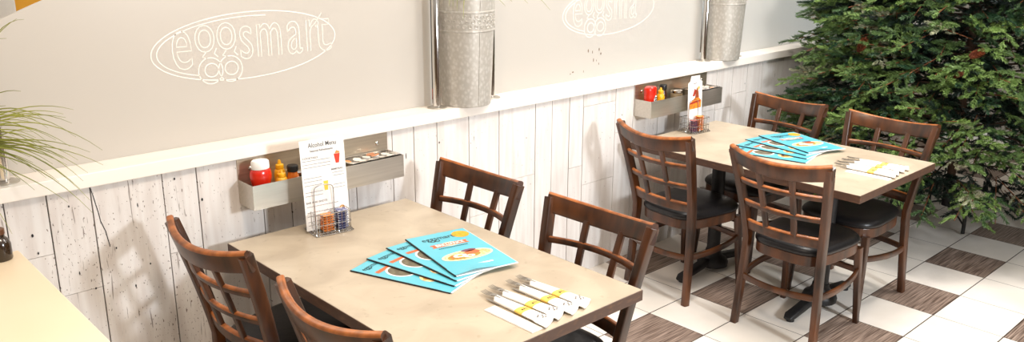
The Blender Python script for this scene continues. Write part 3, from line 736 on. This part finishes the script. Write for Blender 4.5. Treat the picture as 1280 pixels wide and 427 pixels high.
put_text(m,'Alcohol Menu',.0255,-.058,H_-.022,7,.82,.0001); put_text(m,'Seasonal Refreshments',.0112,-.052,H_-.044,2,.92,.0002)
put_text(m,'COCKTAILS',.0105,-.086,H_-.070,2,1.15,.0002); put_text(m,'MIMOSAS',.0105,.030,H_-.128,2,1.1,.0002); put_text(m,'BAR AND SHOTS',.0105,-.086,H_-.245,2,1.1,.0002)
for z in (.082,.096,.108,.150,.163,.178,.205,.219): scribble(m,-.086,.030 if z < .12 else -.012,H_-z,.0022,2,rr)
for z in (.142,.154,.190,.203): scribble(m,.034,.084,H_-z,.0022,2,rr)
for z in (.262,.285,.300,.322,.336): scribble(m,-.084,.050,H_-z,.0022,2,rr)
# red drink, yellow drink, round dessert
m.add([(.052,-.0009,H_-.105),(.066,-.0009,H_-.105),(.072,-.0009,H_-.068),(.046,-.0009,H_-.068)], [(0,1,2,3)], 3)
m.add([(.050,-.0009,H_-.067),(.058,-.0009,H_-.055),(.070,-.0009,H_-.060),(.072,-.0009,H_-.067)], [(0,1,2,3)], 5)
m.add([(-.004,-.0009,H_-.205),(.010,-.0009,H_-.205),(.013,-.0009,H_-.168),(-.007,-.0009,H_-.168)], [(0,1,2,3)], 4)
n = 16; m.add([(.064+.0135*math.cos(2*PI*i/n),-.0009,H_-.290+.0135*math.sin(2*PI*i/n)) for i in range(n)], [tuple(range(n))], 5)
m.add([(.064+.009*math.cos(2*PI*i/n),-.0011,H_-.290+.009*math.sin(2*PI*i/n)) for i in range(n)], [tuple(range(n))], 6)
m.xform(card(CA, W_, H_, -5, -4, .012, .0015))
tag(m.build('drink_card', [PAPER, BLACKP, GREYP, mat('red_drink_print', lin(214,60,30), .6), mat('yellow_drink_print', lin(250,206,70), .6), mat('tan_print', lin(214,150,80), .6), FOOD1, mat('charcoal_print', lin(70,66,66), .6)]), 'tall white alcohol menu card standing in the wire caddy on the near table', 'menu card')
m = MB(); W_, H_ = .120, .315
m.prism([(-W_/2,0),(W_/2,0),(W_/2,H_-.035),(W_/2-.02,H_-.03),(W_/2-.02,H_),(-W_/2+.025,H_),(-W_/2+.018,H_-.03),(-W_/2,H_-.04)], 0, .0008, 0)
m.v = [(x, -z, y) for x, y, z in m.v]
def cq(pts, mi, y=-.0011): m.add([(x,y,z) for x,z in pts], [tuple(range(len(pts)))], mi)
cq([(-.045,.072),(.052,.076),(.054,.118),(.030,.138),(-.005,.135),(-.045,.104)], 1)
cq([(-.042,.100),(.050,.112),(.048,.122),(-.040,.112)], 3, -.0013)
cq([(.000,.130),(.034,.138),(.030,.170),(.016,.196),(.004,.170)], 2)
cq([(-.022,.148),(-.004,.146),(.012,.178),(-.004,.192)], 3); cq([(.022,.175),(.042,.190),(.036,.205),(.018,.196)], 4)
cq([(-.014,.268),(.014,.270),(.014,.274),(-.014,.272)], 5); cq([(-.03,.225),(-.012,.231),(-.012,.234),(-.03,.228)], 5)
mk = {i for f, q in zip(m.f, m.mi) if q in (1,2,3,4) for i in f}; m.v = [(x,y,z+.05) if i in mk else (x,y,z) for i, (x,y,z) in enumerate(m.v)]
m.xform(card(CB, W_, H_, -6, -3, .012, -.002))
tag(m.build('dessert_card', [PAPER, mat('orange_juice_print', lin(244,150,40), .6, c2=lin(232,110,30), scale=(60,60,60)), mat('brown_dish_print', lin(150,70,36), .6), mat('dark_red_print', lin(170,50,28), .6), mat('pale_orange_print', lin(240,180,110), .6), GREYP]), 'narrow white card with orange food picture standing in the far table caddy', 'menu card')

# ------------------------------------------------------------------ menus
def make_menu(front=True):
    m = MB(); w, h = .245, .405
    # local: x right from the spine, y up the page, z thickness
    m.box((.002,-.005,.0006),(w+.002,h-.002,.0030), 1)            # page block
    m.box((.0,.0,.0),(w,h,.0006), 0)
    # cover sheet, lifting slightly at the lower spine corner
    nx, ny = 14, 20; vs = []; lift = .010 if front else .002
    for j in range(ny+1):
        for i in range(nx+1):
            x, y = w*i/nx, h*j/ny; q = max(0, 1-y/.09)**2*max(0, 1-abs(x/w-.32)/.42); vs.append((x, y, .0034+lift*q))
    n = nx+1; top = [(j*n+i, j*n+i+1, (j+1)*n+i+1, (j+1)*n+i) for j in range(ny) for i in range(nx)]
    m.add(vs, top, 0); m.add([(x,y,z-.0003) for x,y,z in vs], [f[::-1] for f in top], 0)
    m.sweep([(0,0,.0018),(0,h,.0018)], rrect(.0058,.0036,.0010), up=(0,0,1), m=2)      # black spine
    Z = .0040
    def E(x, y, rx, ry, mi, dz=0, rot=0): m.ellipse(x, y, rx, ry, Z+dz, mi, rot=rot)
    def T(txt, size, x, y, mi, sx=1, bold=0, dz=0):
        vs_, fs_ = text_mesh(txt, size, sx, bold); m.add([(x+a, y+b, Z+dz) for a, b, _ in vs_], fs_, mi)
    if front:
        T('eggsmart', .046, .108, .352, 2, .80, .0002); E(.077,.328,.010,.009,2); E(.096,.328,.010,.009,2); E(.077,.328,.0055,.005,0,.0002); E(.096,.328,.0055,.005,0,.0002)
        pts = [(.205+.034*math.cos(2*PI*i/28), .352+.034*math.sin(2*PI*i/28)) for i in range(28)]
        m.add([(min(x,w),y,Z) for x,y in pts], [tuple(range(28))], 3)
        m.add([(.045,.262,Z),(.198,.262,Z),(.190,.276,Z),(.198,.292,Z),(.045,.292,Z),(.053,.277,Z)], [(0,1,2,3,4,5)], 4)
        E(.122,.277,.036,.020,8,.0001); m.add([(.06,.264,Z+.0002),(.184,.264,Z+.0002),(.184,.290,Z+.0002),(.06,.290,Z+.0002)], [(0,1,2,3)], 4)
        T('BRILLIANCE', .028, .122, .277, 1, .78, .0008, .0004)
        rr = random.Random(5); x = .062
        while x < .182: m.add([(x,.243,Z),(x+.005,.243,Z),(x+.005,.250,Z),(x,.250,Z)], [(0,1,2,3)], 2); x += .0075
        E(.128,.150,.102,.044,8); E(.128,.150,.092,.038,5,.0002); E(.112,.146,.066,.026,6,.0004); E(.155,.165,.030,.018,4,.0006); E(.150,.186,.030,.012,7,.0006); E(.098,.152,.026,.016,1,.0008); E(.098,.152,.011,.007,3,.001); E(.128,.135,.022,.012,1,.0008); E(.130,.135,.009,.005,3,.001)
        m.add([(.085,.052,Z),(.180,.052,Z),(.180,.062,Z),(.085,.062,Z)], [(0,1,2,3)], 1)
    else:
        T('eggsmart', .034, .066, .366, 2, .78, .0001); m.add([(.022,.300,Z),(.10,.300,Z),(.10,.318,Z),(.022,.318,Z)], [(0,1,2,3)], 4)
        E(.078,.245,.050,.058,1); E(.076,.245,.041,.049,9,.0002); m.add([(.118,.225,Z),(.150,.216,Z),(.152,.226,Z),(.120,.238,Z)], [(0,1,2,3)], 1)
        E(.085,.125,.044,.042,5); E(.078,.130,.026,.022,6,.0002); E(.098,.110,.016,.014,3,.0004); E(.075,.140,.009,.008,2,.0005)
        m.add([(.08,.045,Z),(.17,.045,Z),(.17,.053,Z),(.08,.053,Z)], [(0,1,2,3)], 1)
    return m.build('menu', [CYAN, PAPER, BLACKP, ORANGE, RIBBON, FOOD1, FOOD2, mat('berry_print', lin(150,80,60), .6, c2=lin(90,80,120), scale=(200,200,200)), mat('cream_plate_print', lin(246,222,190), .5), COFFEE])
mf = make_menu(True); mb = make_menu(False)
names = ['uppermost of its fan, whole cover with plate showing','second from the top of its fan','third from the top of its fan','lowest of its fan, spine towards the left chairs']
def place_menus(spec, where, first):
    for i, (bx, by, ang, tilt) in enumerate(spec):
        o = (mf if i == 0 else mb) if (first and i < 2) else (mf if i == 0 else mb).copy()
        if o.name not in COL.objects: COL.objects.link(o)
        lvl = TH+.0008+(3-i)*.0052
        o.location = (bx, by, lvl); o.rotation_euler = (0,0,math.radians(ang-90))
        tag(o, 'cyan menu on the %s table, %s' % (where, names[i]), 'menu', 'fanned menus on the %s table' % where)
place_menus([(1.108,-.950,78.5,0),(1.092,-.972,90.0,0),(1.068,-.992,101.5,0),(1.030,-1.018,110,0)], 'near', True)
place_menus([(3.512,-.925,69.5,0),(3.476,-.932,81.0,0),(3.430,-.962,93.0,0),(3.368,-.992,102.5,0)], 'far', False)

# ------------------------------------------------------------------ rolled cutlery
FORKM = mat('fork_steel', lin(190,184,176), .35, .8, c2=lin(160,154,146))
NAPK = mat('white_napkin', lin(244,241,236), .8, c2=lin(236,232,226), scale=(25,25,25), bump=.3)
def make_roll():
    t = empty('cutlery_roll')      # lies along local y, tines at +y
    # napkin: tapered soft wrap with folds
    m = MB(); N = 16; L = .245; vs = []; k = 20
    for j in range(N+1):
        s_ = j/N; y = -L/2+L*s_; w = .0275-.008*s_ + (.004 if s_ < .15 else 0); hh = .0085-.002*s_
        for i in range(k):
            a = 2*PI*i/k; q = 1+.07*math.sin(3*a+2.5*s_)+.04*math.sin(7*a)
            vs.append((w*math.cos(a)*q, y+(.012*math.cos(a) if j in (0, N) else 0), max(.0006, hh+hh*math.sin(a)*q)))
    m.add(vs, [tuple(range(k))[::-1]]+[(j*k+i, j*k+(i+1) % k, (j+1)*k+(i+1) % k, (j+1)*k+i) for j in range(N) for i in range(k)]+[tuple(N*k+i for i in range(k))])
    m.build('napkin', NAPK, t, smooth=True, angle=70)
    m = MB(); vs = []
    for y in (-.026,.008):
        s_ = (y+L/2)/L; w = .0277-.008*s_; hh = .0087-.002*s_
        for i in range(k):
            a = 2*PI*i/k; q = 1.06+.07*math.sin(3*a+2.5*s_); vs.append((w*math.cos(a)*q, y, max(.0004, hh+hh*math.sin(a)*q)))
    m.add(vs, [(i,(i+1) % k,k+(i+1) % k,k+i) for i in range(k)]); bd = m.build('paper_band', YBAND, t, smooth=True)
    m = MB()
    for i, x in enumerate((-.010,-.003,.004,.011)):
        zz = .0255; y = -.018; m.add([(x,y,zz),(x+.003,y,zz),(x+.003,y+.009,zz),(x,y+.009,zz)], [(0,1,2,3)])
    m.v = [(x, y, .0182-12*x*x) for x, y, z in m.v]; m.build('band_print', BLACKP, bd)
    m = MB()
    for (x, y) in ((-.012,-.085),(-.004,-.079),(.005,-.088),(.012,-.080),(-.002,-.098),(.008,-.1)):
        m.add([(x,y,.0180),(x+.006,y+.001,.0180),(x+.0065,y+.007,.0180),(x+.0005,y+.006,.0180)], [(0,1,2,3)])
    m.build('napkin_print', GREYP, t)
    # fork: neck, head and four tines; knife tip beside it
    m = MB(); Y0 = L/2-.03
    m.sweep([(0.004,Y0,.012),(0.004,Y0+.03,.013),(0.004,Y0+.045,.012)], rect(.006,.0018), up=(0,0,1), sizes=[1,1.1,2.6])
    m.box((-.006,Y0+.043,.0105),(.014,Y0+.055,.0120))
    for i in range(4):
        x = -.0055+i*.0063; m.sweep([(x,Y0+.056,.0112),(x,Y0+.075,.0095),(x,Y0+.095,.0125)], rect(.0030,.0016), up=(0,0,1), sizes=[1,1,.6])
    m.build('fork', FORKM, t)
    m = MB(); m.sweep([(-.017,Y0-.01,.004),(-.018,Y0+.03,.0045),(-.019,Y0+.052,.0045)], rect(.010,.0014), up=(0,0,1), sizes=[1,1,.35]); m.build('knife', FORKM, t)
    return t
rl = make_roll()
spots1 = [(1.106,-1.275,-2,'front-left'),(1.162,-1.262,2,'second from left'),(1.226,-1.268,-1,'third from left'),(1.284,-1.262,1,'rightmost')]
spots2 = [(3.452,-1.290,-1,'front-left'),(3.505,-1.280,1,'second from left'),(3.572,-1.275,3,'third from left'),(3.628,-1.275,2,'rightmost')]
k0 = True
for sp, wh in ((spots1,'near'),(spots2,'far')):
    for x, y, a, d_ in sp:
        c = rl if k0 else copy_tree(rl); k0 = False
        c.location = (x, y, TH+.0005+(.002 if sp is spots1 and False else 0)); c.rotation_euler = (0,0,math.radians(a+2))
        tag(c, 'yellow-banded cutlery roll on the %s table, %s of its four' % (wh, d_), 'cutlery', 'rolled cutlery on the %s table' % wh)
m = MB(); m.box((-.025,-.110,0),(.022,.105,.0016)); m.box((-.023,-.108,.0018),(.020,.103,.0034)); o = m.build('folded_napkin', NAPK, bevel=.0005); o.location = (1.055,-1.290,TH+.0005); o.rotation_euler = (0,0,math.radians(1))
tag(o, 'flat folded white napkin left of the cutlery rolls on the near table', 'napkin')
m = MB(); m.box((-.022,-.110,0),(.020,.105,.0016)); m.box((-.020,-.108,.0018),(.018,.103,.0034)); o = m.build('folded_napkin', NAPK, bevel=.0005); o.location = (3.400,-1.300,TH+.0005); o.rotation_euler = (0,0,math.radians(1))
tag(o, 'flat folded white napkin left of the cutlery rolls on the far table', 'napkin')
m = MB(); m.box((-.012,-.110,0),(.012,.110,.0016)); o = m.build('paper_strip', NAPK, bevel=.0005); o.location = (1.194,-1.285,TH+.0003)
bpy.data.objects.remove(o)

# ------------------------------------------------------------------ christmas tree
TX, TYY, T0, T1 = 5.33, -1.02, .45, 2.85
def RAD(z): return 1.0*max(.03, 1-((z-T0)/(T1-T0))**1.9) if z > T0 else 1.0
def needles(seed, nf, L, rad, wid, n):
    """one plump fir tip: triangles radiating forward around a short axis (+x)"""
    rg = np.random.default_rng(seed); V = []
    for i in range(n):
        s_ = rg.uniform(0,1)*L; a = rg.uniform(0,2*np.pi); fw = rg.uniform(.8,1.6)
        prof = rad*(1-.55*(s_/L)**2)
        d = np.array([fw*.9, np.cos(a)*.9, np.sin(a)*.6]); d /= np.linalg.norm(d)
        side = np.cross(d, [0,0,1.]); side /= np.linalg.norm(side)+1e-6
        if rg.random() < .5: side = np.cross(d, side)
        b = np.array([s_,0,0]); V += [b-side*wid/2, b+side*wid/2, b+d*prof*1.25]
    return np.array(V)
variants = [needles(s_, 0, .085, .023, .0055, 62) for s_ in range(6)]
def rotm(d, roll):
    d = d/np.linalg.norm(d); u = np.array([0,0,1.]); 
    if abs(d[2]) > .95: u = np.array([1.,0,0])
    s_ = np.cross(u, d); s_ /= np.linalg.norm(s_); u = np.cross(d, s_)
    c, q = np.cos(roll), np.sin(roll); s2 = c*s_+q*u; u2 = -q*s_+c*u
    return np.stack([d, s2, u2], 1)
def build_foliage(name, n_sprays, k_lo, k_hi, mats, parent, seed, fingers=(5,8), scale=1.0, zr=(T0,T1), tint=(.0,1.0)):
    rg = np.random.default_rng(seed); VV = []; TT = []; W = MB()
    for s_ in range(n_sprays):
        for _ in range(30):
            z = rg.uniform(*zr)
            if rg.random() < RAD(z)+.15: break
        th = rg.uniform(0,2*np.pi); kk = rg.uniform(k_lo,k_hi); r_ = RAD(z)*kk
        # the boarded wall and ledge stop the branches on that side
        base = np.array([TX+r_*np.cos(th), TYY+r_*np.sin(th), z])
        out = np.array([np.cos(th), np.sin(th), rg.uniform(-.45,.25)])
        out[:2] += rg.normal(0,.28,2); out /= np.linalg.norm(out)
        if z < .60: base[2] -= rg.uniform(0,.06); out[2] -= .15
        L = rg.uniform(.15,.25)*scale; Rm = rotm(out, rg.uniform(-.5,.5)); nf = rg.integers(*fingers); tn = rg.uniform(*tint)
        if base[1]+out[1]*(L+.08) > -.03 and base[2] < 1.2: continue
        if base[1]+out[1]*(L+.08) > .08: continue
        W.sweep([tuple(base-out*.10), tuple(base+out*L)], [(-.0022,-.0015),(.0022,-.0015),(0,.0025)], m=1, caps=False) if s_ % 2 == 0 else None
        for f in range(nf):
            q = f/(nf-1); pos = base+out*L*q
            if f == nf-1: ld = np.array([1.,0,0])
            else:
                sg = 1 if f % 2 else -1; a = rg.uniform(.55,1.0); ld = np.array([np.cos(a), sg*np.sin(a), rg.uniform(-.25,.3)])
            d = Rm @ ld; M_ = rotm(d, rg.uniform(0,6.28)); v = variants[rg.integers(0,6)]*scale*rg.uniform(.8,1.35)
            v = v @ M_.T + pos
            if v[:,2].min() < .27: continue
            VV.append(v); TT.append(np.full(len(v), tn+rg.uniform(-.12,.12)))
    V = np.concatenate(VV); T = np.concatenate(TT); n = len(V)//3
    me = bpy.data.meshes.new(name); me.vertices.add(len(V)); me.vertices.foreach_set('co', V.astype(np.float32).ravel())
    me.loops.add(len(V)); me.loops.foreach_set('vertex_index', np.arange(len(V), dtype=np.int32))
    me.polygons.add(n); me.polygons.foreach_set('loop_start', np.arange(0,3*n,3,dtype=np.int32))
    me.update(calc_edges=True); me.validate()
    a = me.attributes.new('tint', 'FLOAT', 'POINT'); a.data.foreach_set('value', T.astype(np.float32))
    me.materials.append(mats[0]); o = bpy.data.objects.new(name, me); COL.objects.link(o); o.parent = parent
    o.location = (-TX, -TYY, 0)
    W.xform(Matrix.Translation((-TX,-TYY,0))).build('twigs', mats[1], parent)['kind'] = 'stuff'
    return o
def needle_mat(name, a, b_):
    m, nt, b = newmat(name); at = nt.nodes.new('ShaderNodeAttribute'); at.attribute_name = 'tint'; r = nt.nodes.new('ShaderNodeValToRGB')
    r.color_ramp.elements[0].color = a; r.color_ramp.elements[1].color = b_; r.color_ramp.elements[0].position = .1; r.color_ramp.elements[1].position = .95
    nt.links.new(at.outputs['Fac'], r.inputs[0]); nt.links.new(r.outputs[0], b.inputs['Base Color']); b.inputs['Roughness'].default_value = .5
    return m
TWIG = mat('brown_twig', lin(120,70,40), .7); TWIG2 = mat('dark_twig', lin(70,48,32), .8)
tree = empty('christmas_tree', (TX,TYY,0))
build_foliage('needle_tips', 1700, .78, 1.0, (needle_mat('green_needles', lin(38,70,44), lin(128,156,84)), TWIG), tree, 1)
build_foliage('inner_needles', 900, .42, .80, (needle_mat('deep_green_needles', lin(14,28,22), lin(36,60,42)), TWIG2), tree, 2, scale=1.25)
build_foliage('frosted_needles', 150, .86, 1.0, (needle_mat('pale_frosted_needles', lin(120,128,100), lin(178,180,150)), TWIG), tree, 3, scale=.8, tint=(.3,1))
m = MB(); m.lathe([(.028,.10),(.026,1.4),(.010,2.85)], 12); m.build('trunk', TWIG2, tree, smooth=True)
m = MB()
rg = random.Random(4)
for i in range(150):
    z = .35+2.35*i/150; a = i*2.4; R_ = RAD(z)*.75; m.tube([(0,0,z),(R_*.5*math.cos(a),R_*.5*math.sin(a),z+.04),(R_*math.cos(a),R_*math.sin(a),z+.02)], .006, 5, sizes=[1.3,1,.5])
m.build('branches', TWIG2, tree)
m = MB(); m.lathe([(.034,.09),(.034,.30)], 16); m.build('stand_socket', IRON, tree, smooth=True)
for a in (218,128,38,-25):
    a = math.radians(a); c, s_ = math.cos(a), math.sin(a); m = MB()
    pts = smooth_path([(.03*c,.03*s_,.26),(.14*c,.14*s_,.225),(.26*c,.26*s_,.19),(.325*c,.325*s_,.150),(.350*c,.350*s_,.10),(.352*c,.352*s_,.012)], 20)
    m.tube(pts, .012, 10); m.tube([(.03*c,.03*s_,.12),(.345*c,.345*s_,.065)], .006, 6); m.build('stand_leg', IRON, tree, smooth=True)
tag(tree, 'large green artificial christmas tree on a black stand, filling the right of the photo', 'christmas tree')
def cone(x, y, z, s_, label, tilt):
    m = MB()
    for k in range(11):
        zz = -.045+.0082*k; R_ = .024*math.sin(PI*(k+1.6)/14)**.5
        for i in range(8):
            a = 2*PI*(i+.5*(k % 2))/8; c, q = math.cos(a), math.sin(a)
            m.add([(.3*R_*c,.3*R_*q,zz),((R_)*math.cos(a-.3),R_*math.sin(a-.3),zz+.003),(R_*1.25*c,R_*1.25*q,zz+.009),(R_*math.cos(a+.3),R_*math.sin(a+.3),zz+.003),(.4*R_*c,.4*R_*q,zz+.008)], [(0,1,2,3),(1,4,2),(2,4,3),(0,4,1),(0,3,4)])
    m.tube([(0,0,-.04),(0,0,.058)], .004, 6)
    m.xform(Matrix.Scale(s_,4)).build('pine_cone', mat('brown_cone', lin(140,72,40), .6, c2=lin(96,44,24), scale=(40,40,40)))
    o = bpy.context.scene.collection.objects[-1]; o.location = (x,y,z); o.rotation_euler = tilt; tag(o, label, 'pine cone', 'pine cones on the christmas tree')
cone(4.445,-.715,1.215,1.0,'brown pine cone at upper left edge of the christmas tree',(.2,.3,0))
cone(4.45,-1.355,1.235,.9,'brown pine cone at upper middle of the christmas tree',(1.2,.3,.8))
cone(4.44,-1.28,1.115,.75,'smaller brown pine cone just below the middle one on the christmas tree',(.9,-.5,0))

# ------------------------------------------------------------------ things seen above and behind the first screen
m = MB(); m.box((-.09,-.09,0),(.09,.09,2.9)); o = m.build('column', WHITE, bevel=.01); o.location = (.95,4.0,0); tag(o, 'white column far behind the first glass screen, top left corner', 'column')
t = empty('banner', (1.14,4.1,0)); m = MB(); m.box((-.09,-.02,.9),(.115,0,2.2)); m.build('banner_panel', mat('orange_banner', lin(246,176,36), .6), t)
m = MB(); m.tube([(-.10,-.01,2.21),(.125,-.01,2.21)], .012, 8); m.tube([(.0,.012,.02),(.0,.012,2.21)], .012, 8); m.box((-.1,-.1,0),(.1,.1,.02)); m.build('stand', IRON, t)
tag(t, 'orange banner far behind the first glass screen, top left corner', 'banner')
t = empty('wooden_cabinet', (1.60,4.2,0)); m = MB(); m.box((-.3,-.2,.05),(.3,.2,1.9)); m.build('cabinet_body', mat('tan_wood', lin(176,128,74), .5, c2=lin(150,104,58), scale=(3,3,20)), t)
m = MB(); m.box((-.28,-.222,.1),(-.01,-.201,1.85)); m.box((.01,-.222,.1),(.28,-.201,1.85)); m.build('door', mat('tan_wood_door', lin(170,122,70), .5), t)
m = MB(); m.box((-.27,-.17,0.0),(.27,.17,.0495)); m.build('plinth', BLACKP, t)
tag(t, 'tan wooden cabinet far behind the first glass screen beside the orange banner', 'cabinet')
t = empty('booth_seat', (3.1,2.2,0))
m = MB(); m.box((-1.0,.18,.10),(1.0,.36,1.35)); m.build('backrest', VINYL, t, bevel=.03); m = MB(); m.box((-1.0,-.35,.10),(1.0,.179,.46)); m.build('seat', VINYL, t, bevel=.03)
m = MB(); m.box((-.97,-.30,0),(.97,.33,.0995)); m.build('base', EDGE, t)
tag(t, 'dark booth seat glimpsed between the steel post and nearer bucket', 'booth')

# ------------------------------------------------------------------ camera
yaw, pitch, roll = 0.82045442, 0.28110286, 0.00533318
f_ = Vector((math.cos(yaw)*math.cos(pitch), math.sin(yaw)*math.cos(pitch), -math.sin(pitch))); r_ = Vector((math.sin(yaw), -math.cos(yaw), 0)); u_ = r_.cross(f_)
rr_ = r_*math.cos(roll)+u_*math.sin(roll); uu_ = -r_*math.sin(roll)+u_*math.cos(roll)
cam = bpy.data.cameras.new('camera'); co = bpy.data.objects.new('camera', cam); COL.objects.link(co)
co.matrix_world = Matrix(((rr_.x,uu_.x,-f_.x,-0.57755136),(rr_.y,uu_.y,-f_.y,-3.03472684),(rr_.z,uu_.z,-f_.z,1.9017664),(0,0,0,1)))
cam.sensor_width = 36; cam.lens = 1067.02*36/1280; cam.clip_start = .05
scene.camera = co

# ------------------------------------------------------------------ light
def area(name, loc, target, size, power, col, sy=None):
    l = bpy.data.lights.new(name, 'AREA'); l.energy = power; l.color = col; l.size = size
    if sy: l.shape = 'RECTANGLE'; l.size_y = sy
    o = bpy.data.objects.new(name, l); COL.objects.link(o); o.location = loc
    o.rotation_euler = (Vector(target)-Vector(loc)).to_track_quat('-Z','Y').to_euler(); return o
area('window_daylight', (2.25,-4.6,2.1), (2.3,-.4,.7), .42, 130, (.90,.95,1.0))
area('overhead_light', (.6,-1.6,3.0), (.6,-1.6,0), .5, 40, (1.0,.84,.68))
area('overhead_light', (2.6,-1.2,3.0), (2.6,-1.2,0), .5, 48, (1.0,.93,.86))
area('overhead_light', (4.4,-1.9,3.0), (4.6,-1.6,0), .5, 48, (1.0,.94,.88))
area('overhead_light', (4.3,-.45,3.0), (4.3,-.3,0), .4, 26, (1.0,.96,.92))  # unseen fill light added to brighten the dim ledge at right
area('rear_daylight', (6.3,3.4,2.0), (4.8,.2,1.3), 1.6, 180, (.68,.86,1.0))
area('rear_warm_fill', (.8,1.6,2.6), (.8,.2,1.2), 1.0, 26, (1.0,.84,.66))  # unseen warm light added behind the first screen to light its glass
w = bpy.data.worlds.new('world'); scene.world = w; w.use_nodes = True; nt = w.node_tree; bg = nt.nodes['Background']
tcn = nt.nodes.new('ShaderNodeTexCoord'); sp = nt.nodes.new('ShaderNodeSeparateXYZ'); nt.links.new(tcn.outputs['Generated'], sp.inputs[0])
rp = nt.nodes.new('ShaderNodeValToRGB'); nt.links.new(math_node(nt, 'MULTIPLY', math_node(nt, 'ADD', sp.outputs[2], 1.0), .5), rp.inputs[0])
rp.color_ramp.elements[0].position = .3; rp.color_ramp.elements[0].color = (.20,.16,.13,1)
rp.color_ramp.elements[1].position = .8; rp.color_ramp.elements[1].color = (1.0,.91,.82,1)
e_ = rp.color_ramp.elements.new(.5); e_.color = (.50,.43,.36,1)
nt.links.new(rp.outputs[0], bg.inputs[0]); bg.inputs[1].default_value = .72
vs_ = scene.view_settings; vs_.view_transform = 'Standard'; vs_.look = 'None'; vs_.gamma = 1; vs_.use_curve_mapping = False; vs_.exposure = 0.0
